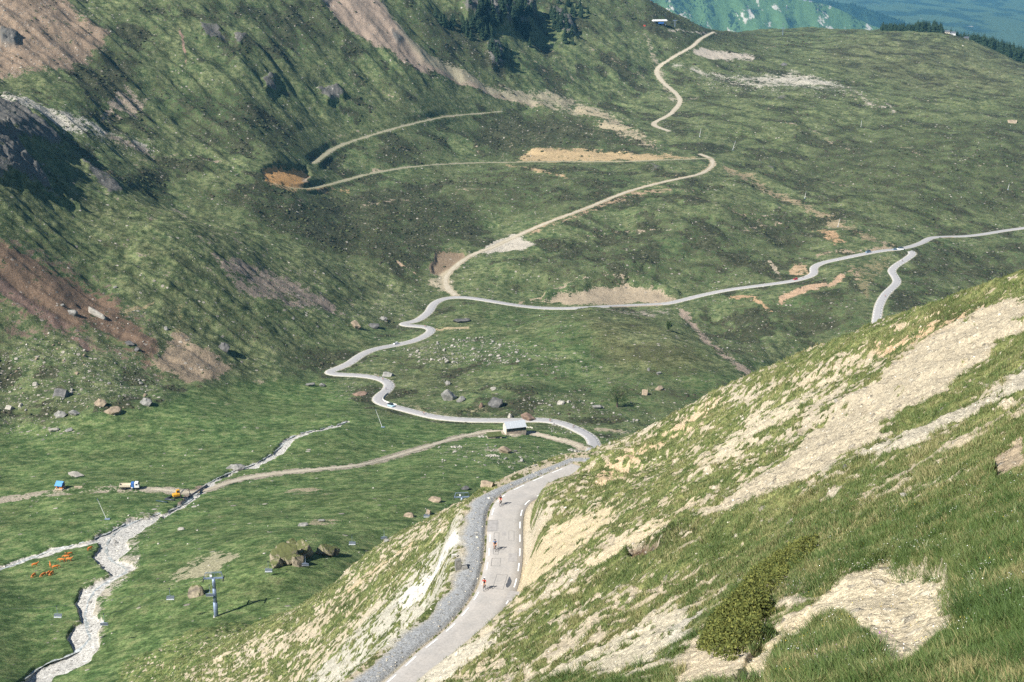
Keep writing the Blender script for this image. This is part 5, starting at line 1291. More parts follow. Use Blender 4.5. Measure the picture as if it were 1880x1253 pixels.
# tipper lorry on the meadow track
tr = empty('tipper_lorry', (0, 0, 0)); tag(tr, 'tipper lorry with cream bed, blue locker and white cab on the meadow track', 'lorry')
MB().box((0, -.4, .85), (.9, 8.4, .35)).out('chassis', M_DARK, tr)
bed = MB(); bed.box((0, -2.1, 1.35), (2.4, 4.9, .14))
for x in (-1.2, 1.2): bed.box((x, -2.1, 1.85), (.1, 4.9, .95))
for y in (-4.55, .35): bed.box((0, y, 1.85), (2.3, .1, .95))
for x in (-1.27, 1.27):
    for q in range(6): bed.box((x, -4.3+q*.9, 1.85), (.06, .1, .9))
bed.out('tipper_bed', simple('cream_coat', (.62,.55,.42), .6), tr)
MB().box((0, 1.15, 1.95), (2.3, 1.35, 2.3), bev=.08).out('locker', M_BLUE, tr)
cab = MB(); pf = [(2.0,.95),(2.0,3.1),(2.25,3.3),(3.6,3.2),(4.05,2.1),(4.1,1.0)]
A = [cab.bm.verts.new((-1.2, y, z)) for y, z in pf]; B_ = [cab.bm.verts.new((1.2, y, z)) for y, z in pf]
for i in range(6): cab.bm.faces.new((A[i], A[(i+1) % 6], B_[(i+1) % 6], B_[i]))
cab.bm.faces.new(A[::-1]); cab.bm.faces.new(B_); bmesh.ops.bevel(cab.bm, geom=cab.bm.edges[:], offset=.07, segments=2, affect='EDGES'); cabo = cab.out('cab', M_WHITE, tr)
MB().quad((-1.02, 3.72, 3.02), (1.02, 3.72, 3.02), (1.02, 4.09, 2.15), (-1.02, 4.09, 2.15)).out('windscreen', M_GLASS, cabo)
for s_ in (-1, 1):
    MB().box((s_*1.2, 3.05, 2.5), (.05, .95, .75), bev=.02).out('side_window', M_GLASS, cabo); MB().box((s_*.9, 4.1, 1.2), (.4, .1, .25), bev=.03).out('headlight', M_LAMP, tr); MB().box((s_*1.35, 3.95, 2.6), (.12, .15, .5)).out('mirror', M_DARK, tr)
    for y in (-3.4, -2.2, 2.9): MB().ring((s_*1.0, y, .52), (1, 0, 0), .36, .17, 18, 8).out('wheel', M_BLACKR, tr, True)
    MB().box((s_*1.08, .9, .95), (.25, .8, .5), bev=.05).out('fuel_tank', M_WHITE, tr)
p, d = road_at(TRACKS['meadow'], 243, 899); align(tr, p, d, 0, d[0] < 0, .05)
# wheeled digger
ex = empty('digger', place(326, 915), math.radians(-62), 'yellow wheeled digger working beside the stream crossing', 'digger')
MB().box((0, 0, .95), (2.3, 3.4, .5), bev=.08).out('undercarriage', M_DARK, ex)
for s_ in (-1, 1):
    for y in (-1.3, 1.3): MB().ring((s_*1.15, y, .55), (1, 0, 0), .36, .19, 16, 8).out('wheel', M_BLACKR, ex, True)
MB().box((0, -.5, 1.75), (2.4, 3.1, 1.1), bev=.15).out('body', M_YEL, ex); cb = MB().box((-.55, .45, 2.9), (1.2, 1.5, 1.5), bev=.12).out('cab', M_YEL, ex)
MB().box((-.55, 1.2, 2.95), (1.0, .06, 1.1)).out('windscreen', M_GLASS, cb); MB().box((-1.16, .45, 3.0), (.06, 1.1, .9)).out('side_window', M_GLASS, cb); MB().box((.06, .45, 3.0), (.06, 1.1, .9)).out('side_window', M_GLASS, cb)
MB().tube((.45, .9, 2.0), (.45, 3.1, 3.9), .22, .18, 8).tube((.45, 3.1, 3.9), (.45, 4.9, 3.6), .18, .15, 8).out('boom', M_DARK, ex); MB().tube((.45, 4.9, 3.6), (.45, 5.5, 1.2), .16, .12, 8).out('stick', M_DARK, ex)
MB().tube((.45, 1.3, 1.7), (.45, 2.9, 3.3), .09, n=8).out('hydraulic_ram', M_CHROME, ex)
bk_ = MB(); pf = [(5.3,1.3),(5.8,1.15),(5.9,.5),(5.4,.15),(5.0,.4)]; A = [bk_.bm.verts.new((-.05, y, z)) for y, z in pf]; B_ = [bk_.bm.verts.new((.95, y, z)) for y, z in pf]
for i in range(5): bk_.bm.faces.new((A[i], A[(i+1) % 5], B_[(i+1) % 5], B_[i]))
bk_.bm.faces.new(A[::-1]); bk_.bm.faces.new(B_); bk_.out('bucket', M_DARK, ex)
# site hut
ht = empty('site_hut', place(111, 898), math.radians(-14), 'small site hut with blue roof and orange front on the meadow', 'hut')
MB().box((0, -.2, .3), (3.7, 3.4, .5), bev=.04).out('platform', M_TIMBER, ht); MB().box((0, .2, 1.5), (3.1, 2.3, 2.2), bev=.04).out('wall', simple('orange_boards', (.52,.20,.07), .7, 0, .2, 3), ht)
m_ = MB(); m_.prism([(-1.75,2.1),(.3,3.7),(1.7,3.0),(1.7,2.85),(.3,3.5),(-1.75,1.95)], -1.75, 1.75); r_ = m_.out('roof', simple('blue_sheet', (.06,.24,.55), .5), ht); r_.rotation_euler = (0, 0, math.pi/2)
MB().box((1.57, .2, 2.3), (.08, 2.3, 1.7)).out('side_panel', M_NAVY, ht); MB().box((-.5, -.97, 1.35), (.8, .08, 1.7)).out('door', M_DARK, ht); MB().tube((1.9, -1.2, .1), (1.9, .6, 1.6), .05, n=6).out('brace', M_WHITE, ht)
for z in (.6,): MB().box((-1.4, -1.3, z), (.5, .5, .5)).out('step', M_TIMBER, ht)
tb = MB().box((0, 0, .25), (3.6, .7, .45), bev=.04).out('timber_beam', M_TIMBER); tb.location = place(144, 895); tb.rotation_euler = (0, 0, .05); tag(tb, 'pale squared timber beam lying right of the blue hut', 'beam')
# pipes
M_PIPE = simple('green_black_pipe', (.03,.055,.055), .45); M_PIPED = simple('slate_pipe', (.045,.05,.065), .45)
def pipe(a, b, r, mat, label, lift=.3):
    a = place(*a); b = place(*b); n = 22; d = b-a; m_ = MB()
    q = d.to_track_quat('Z', 'Y'); R = []
    for rad, t_ in ((r, 0), (r, 1), (r*.86, 1), (r*.86, 0)):
        R.append([m_.bm.verts.new(q @ Vector((rad*math.cos(6.2832*i/n), rad*math.sin(6.2832*i/n), 0))+d*t_) for i in range(n)])
    for k in range(4):
        for i in range(n): m_.bm.faces.new((R[k][i], R[k][(i+1) % n], R[(k+1) % 4][(i+1) % n], R[(k+1) % 4][i]))
    o = m_.out('drain_pipe', mat, None, True); o.location = a+Vector((0, 0, r+.0)); tag(o, label, 'pipe'); return o
pipe((287,921), (308,924), .36, M_PIPE, 'green plastic pipe lying lowest on the meadow by the digger'); pipe((303,918), (321,920), .36, M_PIPED, 'slate pipe lying level next to the digger'); pipe((305,917.5), (316,912.5), .36, M_PIPED, 'slate pipe lying aslant behind the level one by the digger')
pipe((347,914), (380,893), .42, M_PIPED, 'long dark culvert pipe along the stream crossing')
# walls by the near road
gb = empty('gabion_wall', (0, 0, 0), 0, 'stepped grey stone wall on the fill slope below the gravel berm', 'wall')
pg = place(846, 1046); gb.location = pg; gb.rotation_euler = (0, 0, .25)
MB().box((-.35, .3, .3), (.9, .8, 2.6), bev=.05).out('tall_block', RM['grey'], gb); MB().box((.55, -.1, -.1), (.9, .8, 1.3), bev=.05).out('low_block', RM['grey'], gb); MB().box((-.2, -.4, -.7), (1.4, .7, 1.2), bev=.05).out('footing', RM['grey'], gb)
sl_ = MB().box((0, 0, .25), (.8, .4, .6), bev=.03).out('concrete_block', M_CONC); sl_.location = place(834, 1024); sl_.rotation_euler = (0, 0, .2); tag(sl_, 'pale concrete block at the top left of the stepped stone wall', 'block')
def wall_along(P, u0, u1, off, h, th, label, name='retaining_wall', top=0.):
    pu, pv = project(P[:, 0], P[:, 1], P[:, 2]); k = np.nonzero((pu > u0) & (pu < u1) & (pv < 600))[0]; Q = P[k[0]:k[-1]+1]
    d, nrm = frame2(Q); V = []
    prof = [(off, top), (off+th, top), (off+th*1.6, top-h), (off, top-h)]
    for o, z in prof: V.append(np.c_[Q[:, :2]+nrm*o, Q[:, 2]+z])
    n = len(Q); i = np.arange(n-1); Fq = np.concatenate([np.stack([k_*n+i, ((k_+1) % 4)*n+i, ((k_+1) % 4)*n+i+1, k_*n+i+1], 1) for k_ in range(4)])
    caps = np.array([[0, n, 2*n, 3*n], [3*n+n-1, 2*n+n-1, n+n-1, n-1]])
    return tag(mesh_np(name, np.concatenate(V), np.concatenate([Fq, caps]), STONEW), label, 'wall')
wall_along(HR, 1112, 1218, 3.3, 5.0, .6, 'pale stone retaining wall under the far road', 'retaining_wall', .55)
wall_along(ROADS['branch'], 1718, 1748, 3.3, 5.0, .6, 'short dark retaining wall where the side road crosses a gully', 'retaining_wall', .4)
pw = empty('parapet', (0, 0, 0)); bpy.data.objects.remove(pw)
pu_, pv_ = project(HR[:, 0], HR[:, 1], HR[:, 2]); kk = np.nonzero((pu_ > 700) & (pu_ < 722) & (pv_ > 722) & (pv_ < 748))[0]
Q = HR[kk[0]:kk[-1]+1]; d, nrm = frame2(Q); sgn = 1 if np.mean(nrm[:, 0]) > 0 else -1
V = [np.c_[Q[:, :2]+nrm*sgn*o, Q[:, 2]+z] for o, z in ((3.0, .75), (3.35, .75), (3.35, -.6), (3.0, -.6))]; n = len(Q); i = np.arange(n-1)
tag(mesh_np('parapet', np.concatenate(V), np.concatenate([np.stack([k_*n+i, ((k_+1) % 4)*n+i, ((k_+1) % 4)*n+i+1, k_*n+i+1], 1) for k_ in range(4)]), M_CONC), 'pale curved parapet wall on the inside of the lower hairpin', 'wall')
# ---------------------------------------------------------------- people on bicycles
def bicycle_proto():
    e = empty('bicycle', (0, 0, 0)); Rw = .335
    for y, nm in ((.5, 'f'), (-.5, 'r')):
        w_ = MB().ring((0, y, Rw), (1, 0, 0), Rw-.015, .015, 28, 6).out('wheel', M_BLACKR, e, True); rm = MB().ring((0, y, Rw), (1, 0, 0), Rw-.045, .014, 28, 5)
        for q in range(12): a = q*math.pi/6; rm.tube((0, y, Rw), (0, y+(Rw-.04)*math.cos(a), Rw+(Rw-.04)*math.sin(a)), .0025, n=3)
        rm.tube((-.04, y, Rw), (.04, y, Rw), .02).out('rim', M_CHROME, w_)
    BB = (0, -.09, .28); ST = (0, -.25, .80); HT = (0, .34, .84); HB = (0, .37, .70)
    MB().tube(BB, ST, .018).tube(ST, HT, .017).tube(BB, HB, .022).tube(HT, HB, .02).tube((.035, -.5, Rw), BB, .011).tube((-.035, -.5, Rw), BB, .011).tube((.035, -.5, Rw), ST, .01).tube((-.035, -.5, Rw), ST, .01).tube(ST, (0, -.29, .93), .014).out('frame', M_BLACKC, e)
    MB().tube(HB, (.045, .44, .6), .013).tube((.045, .44, .6), (.045, .5, Rw), .012).tube(HB, (-.045, .44, .6), .013).tube((-.045, .44, .6), (-.045, .5, Rw), .012).out('fork', M_BLACKC, e)
    hb = MB().tube(HT, (0, .36, .93), .016).tube((0, .36, .93), (0, .44, .95), .014).tube((-.21, .44, .95), (.21, .44, .95), .014)
    for s_ in (-1, 1): hb.tube((s_*.21, .44, .95), (s_*.21, .53, .93), .013).tube((s_*.21, .53, .93), (s_*.21, .53, .84), .013).tube((s_*.21, .53, .84), (s_*.21, .43, .81), .013)
    hb.out('handlebar', M_BLACKC, e)
    MB().box((0, -.29, .95), (.13, .27, .045), bev=.02).out('saddle', M_BLACKC, e)
    MB().ring(BB, (1, 0, 0), .09, .008, 20, 4).tube((.05, -.09, .28), (.06, .06, .20), .01).tube((-.05, -.09, .28), (-.06, -.24, .36), .01).box((.11, .06, .20), (.09, .07, .02)).box((-.11, -.24, .36), (.09, .07, .02)).out('crankset', M_CHROME, e)
    return e
def rider(jersey, shorts, helmet, label):
    J = {'pelvis':(0,-.27,1.0,.125),'waist':(0,-.17,1.13,.12),'chest':(0,.02,1.30,.145),'neck':(0,.15,1.41,.06),'head':(0,.20,1.50,.085),'crown':(0,.19,1.62,.085),'nose':(0,.29,1.55,.05)}
    E = [('pelvis','waist'),('waist','chest'),('chest','neck'),('neck','head'),('head','crown'),('head','nose')]
    for s_, t_ in ((-1,'l'),(1,'r')):
        J.update({'sh'+t_:(s_*.19,.07,1.34,.062),'el'+t_:(s_*.25,.24,1.12,.045),'wr'+t_:(s_*.22,.45,1.0,.032),'ha'+t_:(s_*.212,.52,.965,.036),'fi'+t_:(s_*.205,.57,.92,.022)})
        E += [('chest','sh'+t_),('sh'+t_,'el'+t_),('el'+t_,'wr'+t_),('wr'+t_,'ha'+t_),('ha'+t_,'fi'+t_)]
        kn = (s_*.12,.13,.70 if s_ > 0 else .80,.062); an = (s_*.11,-.01,.30,.045) if s_ > 0 else (s_*.11,-.30,.46,.045); to = (s_*.11,.13,.235,.035) if s_ > 0 else (s_*.11,-.17,.40,.035)
        J.update({'hi'+t_:(s_*.10,-.24,.96,.095),'kn'+t_:kn,'an'+t_:an,'to'+t_:to}); E += [('pelvis','hi'+t_),('hi'+t_,'kn'+t_),('kn'+t_,'an'+t_),('an'+t_,'to'+t_)]
    b = skin('person', J, E, M_SKIN); tag(b, label, 'person')
    up = {k: (*J[k][:3], J[k][3]+.014) for k in ('waist','pelvis','chest','shl','shr')}
    for t_ in 'lr': a = Vector(J['sh'+t_][:3]).lerp(Vector(J['el'+t_][:3]), .6); up['sl'+t_] = (*a, .062)
    up['neck'] = (0, .11, 1.38, .075)
    skin('jersey', up, [('waist','pelvis'),('waist','chest'),('chest','neck'),('chest','shl'),('chest','shr'),('shl','sll'),('shr','slr')], jersey, b)
    sh_ = {'pelvis':(0,-.27,.99,.138)}
    for s_, t_ in ((-1,'l'),(1,'r')):
        sh_['hi'+t_] = (*J['hi'+t_][:3], .108); a = Vector(J['hi'+t_][:3]).lerp(Vector(J['kn'+t_][:3]), .72); sh_['th'+t_] = (*a, .082)
    skin('shorts', sh_, [('pelvis','hil'),('pelvis','hir'),('hil','thl'),('hir','thr')], shorts, b)
    h_ = MB(); bmesh.ops.create_uvsphere(h_.bm, u_segments=14, v_segments=8, radius=1, matrix=Matrix.Translation((0, .19, 1.60)) @ Matrix.Rotation(-.25, 4, 'X') @ Matrix.Diagonal((.105, .15, .105, 1)))
    bmesh.ops.delete(h_.bm, geom=[v for v in h_.bm.verts if v.co.z < 1.575], context='VERTS'); h_.out('helmet', helmet, b, True)
    for s_, t_ in ((-1,'l'),(1,'r')):
        a = Vector(J['an'+t_][:3]); c = Vector(J['to'+t_][:3]); MB().box((a+c)/2+Vector((0, .0, -.02)), (.10, .27, .09), bev=.03, rx=math.atan2(c.z-a.z, c.y-a.y)*.5).out('shoe', M_BLACKC, b)
    return b
bp = bicycle_proto(); nb_used = [False]
def cyclist(P, u, v, off, flip, rd, bl, used, lift=.075):
    p, d = road_at(P, u, v)
    if off is None:
        s_, o_ = road_so(u, v); k = int(np.argmin(abs(SN_-s_))); p = NRIB[k]+np.r_[nN_[k]*o_, 0]; d = np.r_[dN_[k], -.045]; off = 0
    bk = bp if not nb_used[0] else copy_tree(bp); nb_used[0] = True
    tag(bk, bl, 'bicycle', 'bicycles on the road'); align(bk, p, d, off, flip, lift); align(rd, p, d, off, flip, lift)
    for e_ in (bk, rd): e_.scale = (1.12,)*3
r1 = rider(M_RED, M_BLACKC, M_BLACKC, 'cyclist in a red jersey, lowest of the riders on the near road'); cyclist(NRD, 890, 1081, None, True, r1, 'road bicycle under the rider in red', 0)
r2 = rider(M_BLUEC, M_BLACKC, M_BLACKC, 'cyclist in a blue jersey, middle rider on the near road'); cyclist(NRD, 909, 1010, None, True, r2, 'road bicycle under the rider in blue', 0)
r3 = rider(M_BLACKC, M_RED, M_NAVY, 'cyclist in a black top and red shorts, furthest up the near road'); cyclist(NRD, 920, 926, None, True, r3, 'road bicycle under the rider in black', 0)
FARC = [(1016,774,1.2,'on the road behind the stones right of the barn'),(1054,789,.3,'in the middle of the bend right of the barn'),(1078,820,-2.0,'at the inner edge of the bend near the yard track'),(1078,836,-1.6,'where the hillside hides the bend'),
        (691,702,-1.4,'leading the trio above the lower hairpin'),(701,706,.2,'in the middle of the trio above the lower hairpin'),(709,717,.5,'last of the trio above the lower hairpin'),(778,601,0,'in the upper hairpin'),(781,764,0,'in red on the straight below the lower hairpin'),
        (1477,511,1.5,'just right of the red car on the far road'),(1656,481,0,'in the far loop below the fork'),(1621,545,1.2,'below the far loop')]
cols_ = [M_BLACKC, M_NAVY, M_BLUEC, M_BLACKC, M_NAVY, M_BLACKC, M_BLUEC, M_BLACKC, M_RED, M_BLACKC, M_NAVY, M_BLACKC]
protos = {M_BLACKC.name: r3, M_BLUEC.name: r2, M_RED.name: r1}
for (uu, vv, off, lab), mt in zip(FARC, cols_):
    src = protos.get(mt.name)
    if src is None: src = rider(mt, M_BLACKC, M_WHITE, ''); protos[mt.name] = src; rd = src
    else: rd = copy_tree(src)
    tag(rd, 'far cyclist '+lab, 'person', 'distant cyclists'); cyclist(HR, uu, vv, off, True, rd, 'bicycle of the far rider '+lab, 0, .1)
# ---------------------------------------------------------------- cows and sheep
M_COW = simple('orange_brown_hide', (.50,.155,.025), .8, 0, .2, 2.5); M_COWD = simple('dark_muzzle', (.12,.05,.03), .8); M_WOOL = simple('cream_wool', (.68,.64,.55), .95, 0, .2, 8); M_HORN = simple('pale_horn', (.6,.55,.42), .5)
def cow(label, graze):
    hz_ = .62 if graze else 1.42; hy = 1.45 if graze else 1.30
    J = {'belly':(0,0,.98,(.34,.36)),'rump':(0,-.72,1.10,(.27,.30)),'chest':(0,.62,1.02,(.28,.36)),'withers':(0,.80,1.16,(.20,.27)),'neck':(0,1.08,1.12 if graze else 1.34,(.13,.18)),'poll':(0,hy,hz_+.16,(.11,.12)),'muzzle':(0,hy+.22,hz_-.16,(.075,.08)),'tail':(0,-.98,1.18,.05),'tail2':(0,-1.06,.80,.03),'tail3':(0,-1.05,.52,.045)}
    E = [('belly','rump'),('belly','chest'),('chest','withers'),('withers','neck'),('neck','poll'),('poll','muzzle'),('rump','tail'),('tail','tail2'),('tail2','tail3')]
    for s_, t_ in ((-1,'l'),(1,'r')):
        J.update({'st'+t_:(s_*.17,-.72,.82,.15),'ho'+t_:(s_*.17,-.84,.48,.075),'fl'+t_:(s_*.17,-.76,.05,.06),'sh'+t_:(s_*.16,.60,.76,.12),'kn'+t_:(s_*.16,.63,.42,.07),'ff'+t_:(s_*.16,.61,.04,.06),'ea'+t_:(s_*.24,hy-.04,hz_+.18,.045)})
        E += [('rump','st'+t_),('st'+t_,'ho'+t_),('ho'+t_,'fl'+t_),('chest','sh'+t_),('sh'+t_,'kn'+t_),('kn'+t_,'ff'+t_),('poll','ea'+t_)]
    b = skin('cow', J, E, M_COW); tag(b, label, 'cow')
    h = MB()
    for s_ in (-1, 1): h.tube((s_*.08, hy, hz_+.26), (s_*.24, hy+.05, hz_+.36), .03, .02, 6).tube((s_*.24, hy+.05, hz_+.36), (s_*.26, hy+.12, hz_+.48), .02, .005, 6)
    h.out('horns', M_HORN, b); MB().box((0, hy+.26, hz_-.20), (.13, .08, .11), bev=.03).out('muzzle_patch', M_COWD, b)
    return b
cg = cow('', True); cs = cow('', False); used = set()
for uu, vv, rz_, gz, lab in ((128,1021,2.2,0,'topmost of the herd, turned away'),(123,1026,1.7,1,'second from the top of the herd, side on'),(114,1032,1.5,1,'left one of the level pair under the topmost cows'),(127,1031,-1.5,0,'right one of the level pair under the topmost cows'),(64,1041,-1.1,0,'alone at the upper left of the herd, side on'),
                      (93,1042,.4,0,'bright one in the middle of the herd'),(102,1045,-1.2,1,'touching the bright middle cow on its right'),(62.5,1060,2.9,1,'lowest cow at the left, seen end on'),(80,1059,2.7,1,'second in the lower row, seen end on'),(90,1056,3.0,0,'third in the lower row of the herd'),(95.5,1056,2.9,1,'last on the right of the lower row'),(165,1011,-.6,1,'standing apart by the stream bank')):
    k = 'g' if gz else 's'; src = cg if gz else cs; o = src if k not in used else copy_tree(src); used.add(k)
    p = place(uu, vv); o.location = p; o.rotation_euler = (0, 0, rz_); o.scale = (1.12,)*3; tag(o, 'orange brown cow '+lab, 'cow', 'cows grazing by the stream')
def sheep(label):
    J = {'body':(0,0,.52,(.22,.23)),'rump':(0,-.30,.54,.20),'chest':(0,.30,.53,.19),'neck':(0,.46,.64,.11),'head':(0,.58,.70,.085),'muzzle':(0,.70,.62,.05)}
    E = [('body','rump'),('body','chest'),('chest','neck'),('neck','head'),('head','muzzle')]
    for s_, t_ in ((-1,'l'),(1,'r')):
        J.update({'rl'+t_:(s_*.11,-.32,.30,.06),'rf'+t_:(s_*.11,-.33,.03,.035),'fl'+t_:(s_*.11,.28,.28,.05),'ff'+t_:(s_*.11,.28,.03,.035),'ea'+t_:(s_*.13,.55,.70,.03)})
        E += [('rump','rl'+t_),('rl'+t_,'rf'+t_),('chest','fl'+t_),('fl'+t_,'ff'+t_),('head','ea'+t_)]
    b = skin('sheep', J, E, M_WOOL); tag(b, label, 'sheep'); MB().box((0, .74, .61), (.06, .06, .07), bev=.02).out('muzzle_patch', M_COWD, b); return b
s0 = sheep(''); 
for i, (uu, vv, lab) in enumerate(((964,787,'first from the barn'),(967,787,'second from the barn'),(970,787,'third, in the middle'),(974,787,'fourth from the barn'),(977,788,'furthest from the barn'))):
    o = s0 if i == 0 else copy_tree(s0); o.location = place(uu, vv); o.rotation_euler = (0, 0, 1.5+.4*math.sin(i*2.3)); o.scale = (1.25,)*3; tag(o, 'white sheep in the row right of the barn, '+lab, 'sheep', 'sheep right of the barn')
# ================================================================ TREES, SHRUBS, GRASS
def leafmat(name, cols, rough=.8):
    m, nt, bs = newmat(name); g = NT(nt); P = g.n('TexCoord').outputs['Object']
    r = g.n('NewGeometry').outputs['Random Per Island']; n = g.noise(P, .8, 4, .6)
    ra = g.n('ValToRGB'); ra.color_ramp.elements[0].color = (*cols[0], 1); ra.color_ramp.elements[1].color = (*cols[-1], 1)
    for i, c in enumerate(cols[1:-1]): e = ra.color_ramp.elements.new((i+1)/(len(cols)-1)); e.color = (*c, 1)
    g.l(g.math('ADD', g.math('MULTIPLY', r, .7), g.math('MULTIPLY', g.rng(n, .3, .7, 0, 1), .3)), ra.inputs[0]); g.l(ra.outputs[0], bs.inputs['Base Color']); bs.inputs['Roughness'].default_value = rough; bs.inputs['Specular IOR Level'].default_value = .2
    return m
M_FIR = leafmat('fir_needles', [(.010,.022,.012),(.018,.036,.017),(.030,.050,.022)]); M_BARK = simple('bark', (.10,.075,.055), .9, 0, .3, 3); M_BUSH = leafmat('bush_leaves', [(.030,.050,.018),(.05,.08,.025),(.075,.105,.032)])
def fir_data(seed, tiers=15, per=9):
    r = np.random.default_rng(seed); V, Fc = [], []
    for i in range(tiers):
        f = i/(tiers-1); z = .10+.86*f; R = .24*(1-f)**.85+.012
        for k in range(per if i < tiers-3 else 5):
            a = 2*np.pi*(k+r.random())/per; L = R*r.uniform(.6, 1.25); w = L*.34; dz = -L*r.uniform(.25, .55); b = len(V); ca, sa = np.cos(a), np.sin(a)
            V += [(0, 0, z+.03), (ca*L*.6-sa*w, sa*L*.6+ca*w, z+dz*.55), (ca*L, sa*L, z+dz), (ca*L*.6+sa*w, sa*L*.6-ca*w, z+dz*.55), (ca*L*.55, sa*L*.55, z+dz*.2+.015)]
            Fc += [(b, b+1, b+4), (b+1, b+2, b+4), (b+4, b+2, b+3), (b, b+4, b+3)]
    return np.array(V), np.array(Fc)
FD = [fir_data(s) for s in range(5)]
def fir_mesh(i):
    V, Fc = FD[i]; n = 6; a = np.arange(n)*2*np.pi/n
    T = np.concatenate([np.c_[.022*np.cos(a), .022*np.sin(a), np.full(n, -.05)], np.c_[.004*np.cos(a), .004*np.sin(a), np.full(n, .95)]])
    b = len(V); tf = np.array([(b+k, b+(k+1) % n, b+n+(k+1) % n, b+n+k) for k in range(n)])
    o = mesh_np('conifer', np.concatenate([V, T]), [Fc, tf]); me = o.data; bpy.data.objects.remove(o); me.materials.append(M_FIR); me.materials.append(M_BARK)
    mi = np.zeros(len(Fc)+n, np.int32); mi[len(Fc):] = 1; me.polygons.foreach_set('material_index', mi); return me
FM = [fir_mesh(i) for i in range(5)]
def conifers(poly, n, lab, grp, h0=13, h1=22):
    P = np.array(poly, float); lo, hi = P.min(0), P.max(0); k = 0; t = 0
    while k < n and t < n*30:
        t += 1; u, v = rr.uniform(lo[0], hi[0]), rr.uniform(lo[1], hi[1])
        if poly_sd(np.array([u]), np.array([v]), poly)[0] > 0: continue
        h = FAR.hit(u, v)
        if h is None: continue
        o = bpy.data.objects.new('conifer', FM[rr.randrange(5)]); COL.objects.link(o); s = rr.uniform(h0, h1); o.scale = (s*rr.uniform(.9, 1.3), s*rr.uniform(.9, 1.3), s); o.location = Vector(h)-Vector((0, 0, .5)); o.rotation_euler = (rr.gauss(0, .04), rr.gauss(0, .04), rr.uniform(0, 6)); tag(o, lab, 'conifer', grp); k += 1
conifers([(795,28),(832,36),(838,52),(800,48)], 9, 'dark conifer in the small outlying group left of the upper woods', 'small left conifer group', 12, 18)
conifers([(842,42),(905,34),(912,62),(880,78),(845,68)], 22, 'dark conifer in the left clump of the upper woods', 'left conifer clump', 13, 20)
conifers([(860,5),(975,0),(985,40),(975,88),(955,80),(930,60),(890,38),(862,30)], 62, 'dark conifer in the dense middle clump of the upper woods', 'middle conifer clump', 14, 24)
conifers([(885,75),(930,80),(940,112),(905,112)], 16, 'dark conifer in the lower clump of the upper woods', 'lower conifer clump', 12, 18)
conifers([(1005,30),(1030,26),(1062,72),(1050,90),(1018,60)], 20, 'dark conifer in the right clump of the upper woods', 'right conifer clump', 14, 22)
conifers([(1020,4),(1080,12),(1082,36),(1040,28)], 14, 'dark conifer in the top right clump of the upper woods', 'top right conifer clump', 12, 18)
# the wood on the far ridge reads as one mass
V, Fc, nv = [], [], 0
r = np.random.default_rng(77)
for k in range(1500):
    far = k < 700
    u = r.uniform(1615, 1930); y = r.uniform(2700, 2930)+(max(0, 1690-u)*1.2)-max(0, u-1775)*1.35
    if u < 1660 and r.random() < .5: continue
    if 1728 < u < 1780 and y < 2780: continue
    t, _ = ray(u, 80); x = t*y; z = float(FAR.sample(x, y)); v0, f0 = FD[k % 5]; h = r.uniform(14, 25)*(.75 if u < 1680 else 1)*(1.15 if u > 1790 else 1)
    a = r.uniform(0, 6.28); c, s = np.cos(a), np.sin(a); w = h*r.uniform(1.0, 1.4)
    V.append(np.c_[(v0[:, 0]*c-v0[:, 1]*s)*w+x, (v0[:, 0]*s+v0[:, 1]*c)*w+y, v0[:, 2]*h+z-1]); Fc.append(f0+nv); nv += len(v0)
tag(mesh_np('ridge_wood', np.concatenate(V), np.concatenate(Fc), M_FIR), kind='stuff')
# trees on the crest of the forest ridge and the green mountain
V, Fc, nv = [], [], 0
for k in range(1500):
    u = r.uniform(1440, 1750); y = 12000-abs(r.normal(0, 260)); t, _ = ray(u, 40); v0, f0 = FD[k % 5]; h = r.uniform(16, 26); x = t*y; z = float(atB(t, y)); w = h*1.3
    V.append(np.c_[v0[:, 0]*w+x, v0[:, 1]*w+y, v0[:, 2]*h+z-2]); Fc.append(f0+nv); nv += len(v0)
for k in range(420):
    u = r.choice([r.uniform(1175, 1300), r.uniform(1560, 1650)], p=[.7, .3]); y = 9980-abs(r.normal(0, 300)); t, _ = ray(u, 40); v0, f0 = FD[k % 5]; h = r.uniform(14, 22); x = t*y; z = float(atA(t, y)); w = h*1.3
    V.append(np.c_[v0[:, 0]*w+x, v0[:, 1]*w+y, v0[:, 2]*h+z-2]); Fc.append(f0+nv); nv += len(v0)
tag(mesh_np('far_wood', np.concatenate(V), np.concatenate(Fc), M_FIR), kind='stuff')
def leaf_cloud(C, N, size, r, jit=.9):
    """small folded leaf faces at points C, roughly facing N"""
    n = len(C); d = N+r.normal(0, jit, (n, 3)); d /= np.linalg.norm(d, axis=1)[:, None]
    a = np.cross(d, r.normal(0, 1, (n, 3))); a /= np.linalg.norm(a, axis=1)[:, None]+1e-9; b = np.cross(d, a); s = size*r.uniform(.6, 1.3, (n, 1))
    V = np.stack([C-a*s, C-b*s*.55, C+a*s, C+b*s*.55], 1).reshape(-1, 3); i = np.arange(n)[:, None]*4
    return V, i+np.array([[0, 1, 2, 3]])
